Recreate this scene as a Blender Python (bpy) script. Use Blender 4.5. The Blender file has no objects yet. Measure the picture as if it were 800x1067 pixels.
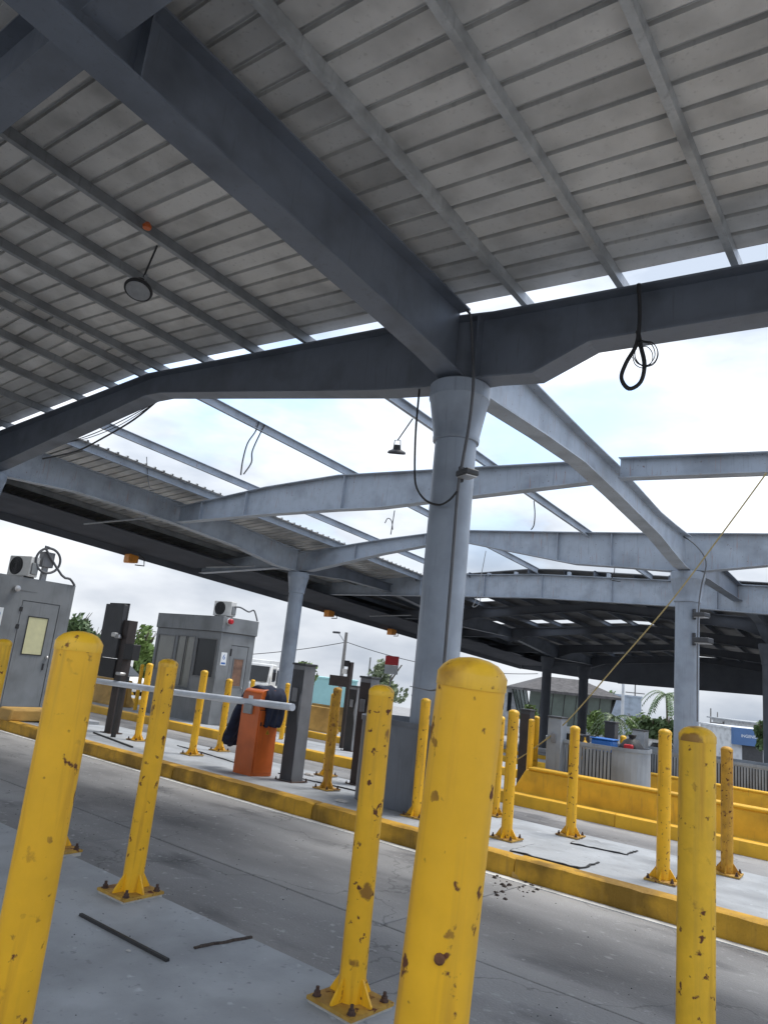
import bpy, math, random
from mathutils import Vector, Matrix
random.seed(7)
S = bpy.context.scene
COL = S.collection
# ------------------------------------------------------------------ camera
F = 740.0; EYE = 1.67
def _cam():
    pitch = math.atan(165/740.0); roll = math.atan(.106)
    cp, sp = math.cos(pitch), math.sin(pitch)
    fwd = Vector((0, cp, sp)); r0 = Vector((1, 0, 0)); u0 = Vector((0, -sp, cp))
    s, c = math.sin(roll), math.cos(roll)
    right = r0*c + u0*s; up = u0*c - r0*s
    d = right*((-560-400)/F) + up*(-(597-533.5)/F) + fwd
    R = Matrix.Rotation(math.pi-math.atan2(d.y, d.x), 3, 'Z')
    return R@right, R@up, R@fwd
RIGHT, UP, FWD = _cam()
CAM = Vector((0, 0, EYE))
cd = bpy.data.cameras.new('camera'); cam = bpy.data.objects.new('camera', cd); COL.objects.link(cam)
cam.matrix_world = Matrix(((RIGHT.x, UP.x, -FWD.x, 0), (RIGHT.y, UP.y, -FWD.y, 0), (RIGHT.z, UP.z, -FWD.z, EYE), (0, 0, 0, 1)))
cd.sensor_fit = 'VERTICAL'; cd.sensor_height = 36; cd.lens = F/1067*36
cd.clip_start = .05; cd.clip_end = 6000
S.camera = cam
# ------------------------------------------------------------------ sky, sun, exposure
SUN_EL, SUN_AZ = math.radians(64), math.radians(25)      # azimuth measured from +Y towards +X
w = bpy.data.worlds.new('World'); S.world = w; w.use_nodes = True
nt = w.node_tree; nt.nodes.clear()
def N(t, tree=None, **kw):
    n = (tree or nt).nodes.new(t)
    for k, v in kw.items(): setattr(n, k, v)
    return n
out = N('ShaderNodeOutputWorld'); bg = N('ShaderNodeBackground'); bg.inputs['Strength'].default_value = .10
sky = N('ShaderNodeTexSky', sky_type='NISHITA', sun_disc=False, sun_elevation=SUN_EL, sun_rotation=SUN_AZ)
sky.air_density = 1.0; sky.dust_density = .5
tc = N('ShaderNodeTexCoord'); mp = N('ShaderNodeMapping'); mp.inputs['Scale'].default_value = (1, 1, 2.6)
n1 = N('ShaderNodeTexNoise'); n1.inputs['Scale'].default_value = 2.1; n1.inputs['Detail'].default_value = 7; n1.inputs['Roughness'].default_value = .55
n2 = N('ShaderNodeTexNoise'); n2.inputs['Scale'].default_value = 3.4; n2.inputs['Detail'].default_value = 6
cov = N('ShaderNodeValToRGB'); cov.color_ramp.elements[0].position = .33; cov.color_ramp.elements[1].position = .50
cc = N('ShaderNodeValToRGB'); cc.color_ramp.elements[0].position = .34; cc.color_ramp.elements[1].position = .64
cc.color_ramp.elements[0].color = (1.8, 2.05, 2.45, 1); cc.color_ramp.elements[1].color = (4.1, 4.25, 4.45, 1)
mx = N('ShaderNodeMix', data_type='RGBA')
L = nt.links.new
L(tc.outputs['Generated'], mp.inputs['Vector']); L(mp.outputs[0], n1.inputs['Vector']); L(mp.outputs[0], n2.inputs['Vector'])
L(n1.outputs['Fac'], cov.inputs[0]); L(n2.outputs['Fac'], cc.inputs[0])
sz = N('ShaderNodeSeparateXYZ'); L(tc.outputs['Generated'], sz.inputs[0])
low = N('ShaderNodeMapRange', interpolation_type='SMOOTHSTEP'); low.inputs['From Min'].default_value = .12; low.inputs['From Max'].default_value = .34; low.inputs['To Min'].default_value = 1; low.inputs['To Max'].default_value = 0
L(sz.outputs['Z'], low.inputs['Value'])                     # the cloud layer closes up towards the horizon
mxx = N('ShaderNodeMath', operation='MAXIMUM'); L(cov.outputs[0], mxx.inputs[0]); L(low.outputs[0], mxx.inputs[1]); L(mxx.outputs[0], mx.inputs['Factor']); L(sky.outputs[0], mx.inputs['A']); L(cc.outputs[0], mx.inputs['B'])
sx = N('ShaderNodeSeparateXYZ'); el = N('ShaderNodeMapRange', interpolation_type='SMOOTHSTEP'); el.inputs['From Min'].default_value = -.02; el.inputs['From Max'].default_value = .5; el.inputs['To Min'].default_value = .62; el.inputs['To Max'].default_value = 1.0
L(tc.outputs['Generated'], sx.inputs[0]); L(sx.outputs['Z'], el.inputs['Value'])
vs = N('ShaderNodeVectorMath', operation='SCALE'); L(mx.outputs['Result'], vs.inputs[0]); L(el.outputs[0], vs.inputs['Scale'])
L(vs.outputs[0], bg.inputs['Color']); L(bg.outputs[0], out.inputs[0])
sd = bpy.data.lights.new('sun', 'SUN'); sd.energy = .85; sd.angle = math.radians(22); sd.color = (1, .96, .9)
sun = bpy.data.objects.new('sun', sd); COL.objects.link(sun)
sv = Vector((math.sin(SUN_AZ)*math.cos(SUN_EL), math.cos(SUN_AZ)*math.cos(SUN_EL), math.sin(SUN_EL)))
sun.rotation_euler = sv.to_track_quat('Z', 'Y').to_euler()
S.view_settings.view_transform = 'Standard'; S.view_settings.look = 'None'
S.view_settings.exposure = 1.95; S.view_settings.gamma = 1; S.view_settings.use_curve_mapping = False

# ------------------------------------------------------------------ pixel -> place (photo pixels, 800 x 1067)
def ray(x, y): return RIGHT*((x-400)/F) + UP*(-(y-533.5)/F) + FWD
def gz(Y):                       # the plaza falls gently away from the camera
    if Y < 2.83: return .13
    if Y < 6.3: return .13*(6.3-Y)/3.47
    return -.055*(Y-6.3)
def G(x, y, h=0):
    r = ray(x, y); lo, hi = .3, 3000
    for _ in range(80):
        m = (lo+hi)/2; P = CAM+r*m
        if P.z < gz(P.y)+h: hi = m
        else: lo = m
    return CAM+r*lo
def atY(x, y, Y): r = ray(x, y); return CAM+r*(Y/r.y)
def atX(x, y, X): r = ray(x, y); return CAM+r*(X/r.x)
def D(x, y, d): return CAM+ray(x, y)*d

# ------------------------------------------------------------------ materials
MAT = {}
def mat(name, col, rough=.6, metal=0., var=.12, scale=4., bump=0., bscale=40., spec=.5, rust=0., rcol=(.13, .045, .018), rnd=.0, grime=0., streak=0., speck=0.):
    m = bpy.data.materials.new(name); m.use_nodes = True; t = m.node_tree; t.nodes.clear()
    o = N('ShaderNodeOutputMaterial', t); b = N('ShaderNodeBsdfPrincipled', t); l = t.links.new
    l(b.outputs[0], o.inputs[0])
    b.inputs['Roughness'].default_value = rough; b.inputs['Metallic'].default_value = metal; b.inputs['Specular IOR Level'].default_value = spec
    tc = N('ShaderNodeTexCoord', t); oi = N('ShaderNodeObjectInfo', t)
    ml = N('ShaderNodeMath', t, operation='MULTIPLY'); ml.inputs[1].default_value = 57.0
    va = N('ShaderNodeVectorMath', t, operation='ADD')
    l(oi.outputs['Random'], ml.inputs[0]); l(tc.outputs['Object'], va.inputs[0]); l(ml.outputs[0], va.inputs[1])
    V = va.outputs[0]
    n = N('ShaderNodeTexNoise', t); n.inputs['Scale'].default_value = scale; n.inputs['Detail'].default_value = 8; n.inputs['Roughness'].default_value = .6
    l(V, n.inputs['Vector'])
    r = N('ShaderNodeValToRGB', t)
    r.color_ramp.elements[0].position = .3; r.color_ramp.elements[1].position = .7
    r.color_ramp.elements[0].color = tuple(c*(1-var) for c in col)+(1,); r.color_ramp.elements[1].color = tuple(min(1, c*(1+var)) for c in col)+(1,)
    l(n.outputs['Fac'], r.inputs[0]); C = r.outputs[0]
    def mixin(C, fac, colr, mode='MIX'):
        x = N('ShaderNodeMix', t, data_type='RGBA', blend_type=mode); l(fac, x.inputs['Factor']); l(C, x.inputs['A']); x.inputs['B'].default_value = tuple(colr)+(1,)
        return x.outputs['Result']
    def thr(sc, p0, p1, detail=6, vscale=None):
        q = N('ShaderNodeTexNoise', t); q.inputs['Scale'].default_value = sc; q.inputs['Detail'].default_value = detail
        if vscale:
            mm = N('ShaderNodeMapping', t); mm.inputs['Scale'].default_value = vscale; l(V, mm.inputs['Vector']); l(mm.outputs[0], q.inputs['Vector'])
        else: l(V, q.inputs['Vector'])
        k = N('ShaderNodeValToRGB', t); k.color_ramp.elements[0].position = p0; k.color_ramp.elements[1].position = p1
        l(q.outputs['Fac'], k.inputs[0]); return k.outputs[0]
    if grime: C = mixin(C, thr(1.7, .46, .95-.35*grime, 10), tuple(c*.45 for c in col))
    if speck:
        C = mixin(C, thr(26, .64, .72, 3), tuple(c*(1-.5*speck) for c in col)); C = mixin(C, thr(3.2, .55, .75, 9), tuple(c*(1-.28*speck) for c in col)); C = mixin(C, thr(9, .66, .74, 6), tuple(min(1, c*1.25) for c in col))
    if streak: C = mixin(C, thr(1.0, .62-.1*streak, .82, 4, (22, 22, 1.3)), tuple(c*.6+.02 for c in col))
    if rust:
        f1 = thr(27, .71-.055*rust, .735-.045*rust, 5)
        f2 = thr(8, .74-.06*rust, .79-.06*rust, 7)
        C = mixin(C, f2, tuple(.75*a+.25*c for a, c in zip(rcol, col)))
        C = mixin(C, thr(1.0, .64-.06*rust, .74, 5, (24, 24, 1.9)), tuple(.5*a+.5*c for a, c in zip((.28, .1, .02), col)))
        pm = N('ShaderNodeMath', t, operation='MULTIPLY'); l(f1, pm.inputs[0]); l(thr(4.2, .36, .5, 3), pm.inputs[1]); f1 = pm.outputs[0]
        C = mixin(C, f1, rcol)
        rr = N('ShaderNodeMath', t, operation='MULTIPLY_ADD'); rr.inputs[1].default_value = .4; rr.inputs[2].default_value = rough; rr.use_clamp = True
        l(f1, rr.inputs[0]); l(rr.outputs[0], b.inputs['Roughness'])
    if rnd:
        mr = N('ShaderNodeMapRange', t); mr.inputs['To Min'].default_value = 1-rnd; mr.inputs['To Max'].default_value = 1+rnd
        l(oi.outputs['Random'], mr.inputs['Value'])
        x = N('ShaderNodeVectorMath', t, operation='SCALE'); l(C, x.inputs[0]); l(mr.outputs[0], x.inputs['Scale']); C = x.outputs[0]
    l(C, b.inputs['Base Color'])
    if bump:
        q = N('ShaderNodeTexNoise', t); q.inputs['Scale'].default_value = bscale; q.inputs['Detail'].default_value = 5; l(V, q.inputs['Vector'])
        bp = N('ShaderNodeBump', t); bp.inputs['Strength'].default_value = bump; bp.inputs['Distance'].default_value = .01
        l(q.outputs['Fac'], bp.inputs['Height']); l(bp.outputs[0], b.inputs['Normal'])
    MAT[name] = m; return m
mat('yellow', (.83, .45, .016), .42, var=.12, scale=5, rust=1.4, streak=.45, bump=.12, bscale=18, rnd=.08, spec=.45)
mat('yellow_speckled', (.78, .45, .02), .5, var=.16, scale=7, rust=1.75, streak=.5, bump=.2, bscale=25)
mat('yellow_cap', (.80, .46, .02), .45, var=.12, scale=9, rust=1.7, bump=.2, bscale=25)
mat('yellow_rusty', (.52, .27, .02), .6, var=.25, scale=9, rust=2.1, bump=.2, bscale=25)
mat('yellow_kerb', (.52, .285, .02), .75, var=.2, scale=5, grime=1.1, bump=.6, bscale=45, streak=.9)
mat('yellow_wall', (.72, .40, .02), .6, var=.12, scale=2.5, grime=.25, bump=.2, streak=.3)
mat('yellow_old', (.50, .30, .08), .75, var=.2, scale=3, grime=.4, bump=.3)
mat('plate', (.42, .25, .04), .7, var=.3, scale=14, rust=2.4)
mat('bolt', (.07, .04, .03), .8, var=.4, scale=40)
mat('grout', (.42, .40, .36), .9, var=.2, scale=30, bump=.5)
mat('steel', (.15, .172, .21), .5, var=.10, scale=1.6, grime=.2, bump=.04, bscale=12, streak=.25)  # canopy paint with the shade under the sheeting put into its colour
mat('steel_lit', (.34, .385, .445), .48, var=.06, scale=5, grime=.06, rust=.45, bump=.04, streak=.3)  # same paint, kept paler for the lit open bay
mat('column', (.285, .33, .395), .42, var=.05, scale=5, grime=.05, bump=.05, bscale=9, streak=.5)
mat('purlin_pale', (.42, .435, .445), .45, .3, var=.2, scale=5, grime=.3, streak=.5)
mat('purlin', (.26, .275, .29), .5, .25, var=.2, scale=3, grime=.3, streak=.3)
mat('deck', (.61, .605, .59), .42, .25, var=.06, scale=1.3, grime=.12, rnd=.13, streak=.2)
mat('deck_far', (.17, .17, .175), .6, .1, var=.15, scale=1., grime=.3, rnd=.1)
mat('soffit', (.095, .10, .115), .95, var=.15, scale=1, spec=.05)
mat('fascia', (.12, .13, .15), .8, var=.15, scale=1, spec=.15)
mat('road', (.31, .305, .30), .85, var=.2, scale=.5, bump=.5, bscale=60)
mat('island', (.365, .385, .405), .72, var=.10, scale=1.4, grime=.3, bump=.25, bscale=70, speck=.8)
mat('white_line', (.62, .62, .6), .8, var=.25, scale=8, grime=.6)
mat('booth', (.205, .218, .228), .5, var=.07, scale=2, grime=.2, streak=.5, bump=.03)
mat('booth_trim', (.15, .155, .16), .5, var=.1, scale=3, grime=.2)
mat('black', (.018, .018, .02), .5, var=.3, scale=8)
mat('rubber', (.012, .012, .013), .6, var=.3, scale=20, bump=.4)
mat('dark_brown', (.035, .026, .024), .55, var=.3, scale=6)
mat('pedestal', (.19, .195, .205), .5, var=.12, scale=4, streak=.4, grime=.3)
mat('charcoal', (.045, .047, .052), .5, var=.2, scale=5, streak=.3)
mat('enclosure', (.27, .30, .335), .45, var=.08, scale=2, streak=.6, grime=.3)
mat('enclosure_dark', (.15, .165, .19), .45, var=.1, scale=2, streak=.8, grime=.3)
mat('orange', (.58, .125, .022), .4, var=.10, scale=4, grime=.25, streak=.3)
mat('orange_dark', (.45, .09, .018), .45, var=.1, scale=4)
mat('arm', (.62, .67, .74), .35, var=.06, scale=6, grime=.2)
mat('navy', (.012, .018, .042), .9, var=.35, scale=9, bump=.5, bscale=60)
mat('white', (.72, .72, .70), .5, var=.06, scale=4, grime=.2)
mat('cream_paper', (.62, .60, .36), .7, var=.08, scale=6)
mat('sign_white', (.75, .78, .8), .5, var=.02)
mat('sign_blue', (.04, .14, .42), .5, var=.05)
mat('red', (.5, .02, .03), .3, var=.1)
mat('amber', (.72, .27, .03), .45, var=.2, scale=8)
mat('rusted', (.15, .065, .03), .9, var=.5, scale=25, bump=.6)
mat('rust_dark', (.055, .042, .035), .95, var=.6, scale=60, bump=.8, bscale=90)
mat('silver', (.5, .5, .5), .35, .7, var=.1)
mat('galv', (.30, .31, .32), .5, .4, var=.15, scale=8)
mat('cable', (.02, .02, .022), .6, var=.2)
mat('cable_grey', (.10, .105, .115), .6, var=.2)
mat('rope', (.34, .27, .12), .9, var=.2, scale=30)
mat('blue_plastic', (.03, .16, .5), .4, var=.1)
mat('bark', (.10, .075, .05), .9, var=.3, scale=8, bump=.6)
mat('leaf_dark', (.07, .115, .04), .6, var=.45, scale=1.2)
mat('leaf_light', (.13, .20, .05), .6, var=.4, scale=1.2)
mat('leaf_pale', (.17, .21, .12), .6, var=.45, scale=1.6)
mat('palm_leaf', (.08, .14, .045), .5, var=.35, scale=2)
mat('wall_white', (.62, .64, .66), .8, var=.05, scale=1, grime=.2)
mat('wall_bluegrey', (.42, .48, .56), .8, var=.06, scale=1, grime=.15)
mat('wall_grey', (.33, .35, .37), .8, var=.08, scale=1, grime=.2)
mat('wall_teal', (.30, .52, .52), .8, var=.06, scale=1)
mat('shingle', (.085, .08, .08), .9, var=.4, scale=2.5, bump=.6, bscale=14)
mat('glass_dim', (.17, .175, .155), .12, var=.2, scale=.8, spec=.8)
mat('glass_dark', (.02, .024, .028), .12, var=.2, scale=1.5, spec=.3)
mat('glass_green', (.10, .125, .11), .2, var=.25, scale=.6, spec=.4)
mat('glass_reflection', (.17, .085, .05), .15, var=.5, scale=5, spec=.7)  # orange-brown reflection put into the pane colour
mat('blue_fascia', (.07, .15, .32), .6, var=.1, scale=1)
mat('wood_pole', (.20, .19, .18), .9, var=.2, scale=4)
mat('tyre', (.015, .015, .015), .8, var=.2)
mat('dust', (.45, .44, .42), .9, var=.2, scale=20)
def road_material():             # worn concrete: dark lengthwise bands, pale scuffs, fine cracks
    m = MAT['road']; t = m.node_tree; l = t.links.new
    b = [n for n in t.nodes if n.type == 'BSDF_PRINCIPLED'][0]
    src = b.inputs['Base Color'].links[0].from_socket
    g = N('ShaderNodeNewGeometry', t)
    def noise(sc, vs, p0, p1, det=7, dist=0.):
        mm = N('ShaderNodeMapping', t); mm.inputs['Scale'].default_value = vs; l(g.outputs['Position'], mm.inputs['Vector'])
        q = N('ShaderNodeTexNoise', t); q.inputs['Scale'].default_value = sc; q.inputs['Detail'].default_value = det; q.inputs['Distortion'].default_value = dist; l(mm.outputs[0], q.inputs['Vector'])
        k = N('ShaderNodeValToRGB', t); k.color_ramp.elements[0].position = p0; k.color_ramp.elements[1].position = p1; l(q.outputs['Fac'], k.inputs[0]); return k.outputs[0]
    def mix(a, f, c):
        x = N('ShaderNodeMix', t, data_type='RGBA'); l(f, x.inputs['Factor']); l(a, x.inputs['A']); x.inputs['B'].default_value = c+(1,); return x.outputs['Result']
    c = mix(src, noise(.55, (.45, 1.4, 1), .45, .72), (.12, .12, .124))
    c = mix(c, noise(1.0, (.9, 2.2, 1), .57, .75, 9), (.095, .095, .1))
    c = mix(c, noise(14, (1, 1, 1), .62, .70, 8), (.36, .36, .355))
    c = mix(c, noise(60, (1, 1, 1), .68, .74, 3), (.46, .46, .45))
    sp_ = N('ShaderNodeSeparateXYZ', t); l(g.outputs['Position'], sp_.inputs[0])
    def band(y0, wd, amt, c):      # noisy dark band along the lane, fading out from its centre line
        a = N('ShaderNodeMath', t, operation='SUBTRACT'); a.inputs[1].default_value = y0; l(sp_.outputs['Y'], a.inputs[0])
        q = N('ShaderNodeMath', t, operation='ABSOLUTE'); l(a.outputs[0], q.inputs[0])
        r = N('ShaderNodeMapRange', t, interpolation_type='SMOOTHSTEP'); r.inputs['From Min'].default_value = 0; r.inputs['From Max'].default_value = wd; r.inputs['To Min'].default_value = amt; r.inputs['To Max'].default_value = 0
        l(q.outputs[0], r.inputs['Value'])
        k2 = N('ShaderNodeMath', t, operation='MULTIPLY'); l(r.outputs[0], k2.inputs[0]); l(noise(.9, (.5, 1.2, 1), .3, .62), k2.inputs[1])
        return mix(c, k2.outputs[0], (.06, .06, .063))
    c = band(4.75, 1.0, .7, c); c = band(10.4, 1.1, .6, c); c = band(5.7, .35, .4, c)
    v = N('ShaderNodeTexVoronoi', t, feature='DISTANCE_TO_EDGE'); v.inputs['Scale'].default_value = .55
    wv = N('ShaderNodeTexNoise', t); wv.inputs['Scale'].default_value = 2.2; wv.inputs['Detail'].default_value = 6; l(g.outputs['Position'], wv.inputs['Vector'])
    ad = N('ShaderNodeVectorMath', t, operation='ADD'); l(g.outputs['Position'], ad.inputs[0]); l(wv.outputs['Color'], ad.inputs[1]); l(ad.outputs[0], v.inputs['Vector'])
    k = N('ShaderNodeMapRange', t); k.inputs['From Min'].default_value = .002; k.inputs['From Max'].default_value = .007; k.inputs['To Min'].default_value = .4; k.inputs['To Max'].default_value = 0
    l(v.outputs['Distance'], k.inputs['Value'])
    c = mix(c, k.outputs[0], (.03, .03, .03))
    l(c, b.inputs['Base Color'])
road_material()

# ------------------------------------------------------------------ mesh helpers
class MB:
    def __init__(s): s.v = []; s.f = []
    def add(s, vs, fs):
        o = len(s.v); s.v += [tuple(p) for p in vs]; s.f += [tuple(i+o for i in f) for f in fs]; return s
    def box(s, x0, y0, z0, x1, y1, z1):
        return s.add([(x0, y0, z0), (x1, y0, z0), (x1, y1, z0), (x0, y1, z0), (x0, y0, z1), (x1, y0, z1), (x1, y1, z1), (x0, y1, z1)],
                     [(3, 2, 1, 0), (4, 5, 6, 7), (0, 1, 5, 4), (1, 2, 6, 5), (2, 3, 7, 6), (3, 0, 4, 7)])
    def hexa(s, b, t):           # bottom quad, top quad
        return s.add(list(b)+list(t), [(3, 2, 1, 0), (4, 5, 6, 7), (0, 1, 5, 4), (1, 2, 6, 5), (2, 3, 7, 6), (3, 0, 4, 7)])
    def lathe(s, prof, n=24, c=(0, 0)):
        vs = []; fs = []
        for r, z in prof:
            for i in range(n):
                a = 2*math.pi*i/n; vs.append((c[0]+r*math.cos(a), c[1]+r*math.sin(a), z))
        for k in range(len(prof)-1):
            for i in range(n):
                j = (i+1) % n; fs.append((k*n+i, k*n+j, (k+1)*n+j, (k+1)*n+i))
        fs.append(tuple(range(n-1, -1, -1))); fs.append(tuple((len(prof)-1)*n+i for i in range(n)))
        return s.add(vs, fs)
    def tube(s, pts, r, n=8):
        pts = [Vector(p) for p in pts]; rs = r if isinstance(r, (list, tuple)) else [r]*len(pts)
        vs = []; fs = []; prev = None
        for i, p in enumerate(pts):
            d = (pts[min(i+1, len(pts)-1)]-pts[max(i-1, 0)])
            if d.length < 1e-9: d = Vector((0, 0, 1))
            d.normalize()
            if prev is None:
                a = d.orthogonal().normalized()
            else:
                a = (prev-d*prev.dot(d))
                a = a.normalized() if a.length > 1e-6 else d.orthogonal().normalized()
            prev = a; bb = d.cross(a)
            for k in range(n):
                t = 2*math.pi*k/n; vs.append(p+(a*math.cos(t)+bb*math.sin(t))*rs[i])
        for i in range(len(pts)-1):
            for k in range(n):
                j = (k+1) % n; fs.append((i*n+k, i*n+j, (i+1)*n+j, (i+1)*n+k))
        fs.append(tuple(range(n-1, -1, -1))); fs.append(tuple((len(pts)-1)*n+k for k in range(n)))
        return s.add(vs, fs)
    def prism(s, poly, f0, f1):  # poly: list of 2D points, f0/f1 map a 2D point to 3D
        n = len(poly)
        return s.add([f0(*p) for p in poly]+[f1(*p) for p in poly],
                     [tuple(range(n-1, -1, -1)), tuple(range(n, 2*n))]+[(i, (i+1) % n, n+(i+1) % n, n+i) for i in range(n)])
    def mesh(s, name, m, smooth=True):
        me = bpy.data.meshes.new(name); me.from_pydata(s.v, [], s.f); me.validate(); me.update()
        if m: me.materials.append(MAT[m])
        if smooth:
            me.polygons.foreach_set('use_smooth', [True]*len(me.polygons)); me.set_sharp_from_angle(angle=math.radians(35))
        return me
    def build(s, name, m, parent=None, loc=(0, 0, 0), bevel=0, smooth=True):
        return link(name, s.mesh(name, m, smooth), parent, loc, bevel)
def link(name, me, parent=None, loc=(0, 0, 0), bevel=0):
    o = bpy.data.objects.new(name, me); COL.objects.link(o); o.location = loc
    if parent: o.parent = parent
    if bevel:
        b = o.modifiers.new('bevel', 'BEVEL'); b.width = bevel; b.segments = 2; b.limit_method = 'ANGLE'
    return o
def tag(o, label, cat, group=None):
    o['label'] = label; o['category'] = cat
    if group: o['group'] = group
    return o
def thing(name, label, cat, loc=(0, 0, 0), rz=0, group=None):
    o = bpy.data.objects.new(name, None); COL.objects.link(o); o.location = loc; o.rotation_euler.z = rz; o.empty_display_size = .2
    return tag(o, label, cat, group)
def structure(o): o['kind'] = 'structure'; return o
def shape(name, m, parent, *boxes, bevel=0, loc=(0, 0, 0)):
    b = MB()
    for x in boxes: b.box(*x)
    return b.build(name, m, parent, loc, bevel)
def text(name, body, size, m, parent, loc, rot, depth=.004):
    c = bpy.data.curves.new(name, 'FONT'); c.body = body; c.size = size; c.extrude = depth; c.align_x = 'CENTER'; c.align_y = 'CENTER'
    t = bpy.data.objects.new(name+'_t', c); COL.objects.link(t)
    me = bpy.data.meshes.new_from_object(t.evaluated_get(bpy.context.evaluated_depsgraph_get()))
    bpy.data.objects.remove(t); me.materials.clear(); me.materials.append(MAT[m])
    o = link(name, me, parent, loc); o.rotation_euler = rot; return o
def sag(a, b, drop, n=14):
    a, b = Vector(a), Vector(b)
    return [a.lerp(b, i/n)-Vector((0, 0, drop*4*(i/n)*(1-i/n))) for i in range(n+1)]
def smoothpath(P, n=6):
    P = [Vector(p) for p in P]; out = []
    for i in range(len(P)-1):
        p0, p1, p2, p3 = P[max(i-1, 0)], P[i], P[i+1], P[min(i+2, len(P)-1)]
        for k in range(n):
            t = k/n; out.append(.5*((2*p1)+(p2-p0)*t+(2*p0-5*p1+4*p2-p3)*t*t+(3*p1-p0-3*p2+p3)*t**3))
    return out+[P[-1]]

# ================================================================== GROUND
g = MB(); ys = [-900, 2.83, 6.3, 60, 3500]; xs = [-3000, -60, 60, 3000]
for Y in ys:
    for X in xs: g.v.append((X, Y, gz(Y)-.03))
for i in range(len(ys)-1):
    for j in range(len(xs)-1): a = i*4+j; g.f.append((a, a+1, a+5, a+4))
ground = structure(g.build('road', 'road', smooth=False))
# concrete slabs of the nearest lane
xj = [-40, -33, -26.5, -20.5, -15.2, -9.75, -6.05, -2.95, 1.6, 6.0, 12, 20]
for r, (y0, y1) in enumerate(((2.80, 4.12), (4.12, 6.34))):
    for i in range(len(xj)-1):
        sh = .55 if r == 0 else 0
        x0, x1 = xj[i]+.006+sh, xj[i+1]-.006+sh; a, b2 = y0+.005, y1-.005
        dz = random.uniform(-.003, .001)
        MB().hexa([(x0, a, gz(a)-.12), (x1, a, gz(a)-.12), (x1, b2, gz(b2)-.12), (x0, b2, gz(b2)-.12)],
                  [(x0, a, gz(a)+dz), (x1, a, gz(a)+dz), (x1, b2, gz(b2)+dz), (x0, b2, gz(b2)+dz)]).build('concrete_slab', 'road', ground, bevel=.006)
gl = MB(); gl.hexa([(-30, 6.16, gz(6.16)-.02), (20, 6.16, gz(6.16)-.02), (20, 6.255, gz(6.255)-.02), (-30, 6.255, gz(6.255)-.02)],
                   [(-30, 6.16, gz(6.16)+.005), (20, 6.16, gz(6.16)+.005), (20, 6.255, gz(6.255)+.005), (-30, 6.255, gz(6.255)+.005)])
structure(gl.build('gutter_strip', 'white_line'))
# islands: name, y0, y1, x0, x1
def island(y0, y1, x0, x1, zf, kerb='yellow_kerb', joints=None, kw=.2, yback=True):
    sl = (zf(y1)-zf(y0))/(y1-y0)
    b = MB(); a = y0+kw*.8 if joints else y0
    poly = [(a, zf(a)-.6), (y1, zf(y1)-.6), (y1, zf(y1)), (a, zf(a))]
    b.prism(poly, lambda p, q: (x0, p, q), lambda p, q: (x1, p, q))
    o = structure(b.build('traffic_island', 'island', bevel=.012))
    if joints:
        for i in range(len(joints)-1):
            k = MB(); h = zf(y0)+.004
            prof = [(y0, h-.4), (y0+kw, h-.4), (y0+kw, h+sl*kw), (y0+.045, h+.001), (y0+.014, h-.012), (y0, h-.05)]
            jx, kx = joints[i]+.006, joints[i+1]-.006
            dz = random.uniform(-.004, .004); dy = random.uniform(-.008, .008)
            m_ = max(2, int(min(kx-jx, 3.2)/.11)) if y0 < 7 else 2; np_ = len(prof); j_ = .0045 if y0 < 7 else 0
            for a_ in range(m_+1):
                x_ = jx+(kx-jx)*a_/m_; e_ = .012 if a_ in (0, m_) and j_ else 0
                for c_, (p, q) in enumerate(prof):
                    f_ = c_ in (3, 4, 5)
                    k.v.append((x_, p+dy+(random.uniform(-j_, j_)+e_ if f_ else 0), q+dz+(random.uniform(-j_, j_)-e_ if f_ else 0)))
            for a_ in range(m_):
                for c_ in range(np_):
                    d_ = (c_+1) % np_; k.f.append((a_*np_+c_, a_*np_+d_, (a_+1)*np_+d_, (a_+1)*np_+c_))
            k.f.append(tuple(range(np_-1, -1, -1))); k.f.append(tuple(m_*np_+c_ for c_ in range(np_)))
            k.build('kerb_stone', kerb, o)
    return o
NEAR_Z = .30
n0 = island(.55, 2.83, -40, 20, lambda Y: NEAR_Z)
isl2 = island(6.28, 8.75, -13.2, 14, lambda Y: gz(Y)+.17, joints=[-13.2, -10.6, -8.12, -5.6, -3.12, -.62, 1.9, 4.4, 6.9, 9.4, 11.9, 14])
isl2b = island(6.36, 8.6, -40, -13.7, lambda Y: gz(Y)+.20, joints=[-40, -30, -22, -18, -15.4, -13.7], kw=.26)
isl3 = island(11.85, 14.3, -40, 16, lambda Y: gz(Y)+.16, kerb='yellow_wall', joints=[-40, -30, -24, -20, -17.2, -14.6, -12, -9.4, -6.8, -4.2, -1.6, 1, 3.6, 8, 16], kw=.3)
isl4 = island(17.7, 20.3, -45, 16, lambda Y: gz(Y)+.16, kerb='yellow_wall', joints=[-45, -30, -24, -20, -16, -12, -8, -4, 0, 6, 16], kw=.3)
isl5 = island(23.6, 26.1, -50, 16, lambda Y: gz(Y)+.16, kerb='yellow_wall', joints=[-50, -30, -20, -12, -4, 6, 16], kw=.3)
isl6 = island(29.5, 32, -50, 16, lambda Y: gz(Y)+.16, kerb='yellow_wall', joints=[-50, -30, -20, -12, -4, 6, 16], kw=.3)
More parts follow.
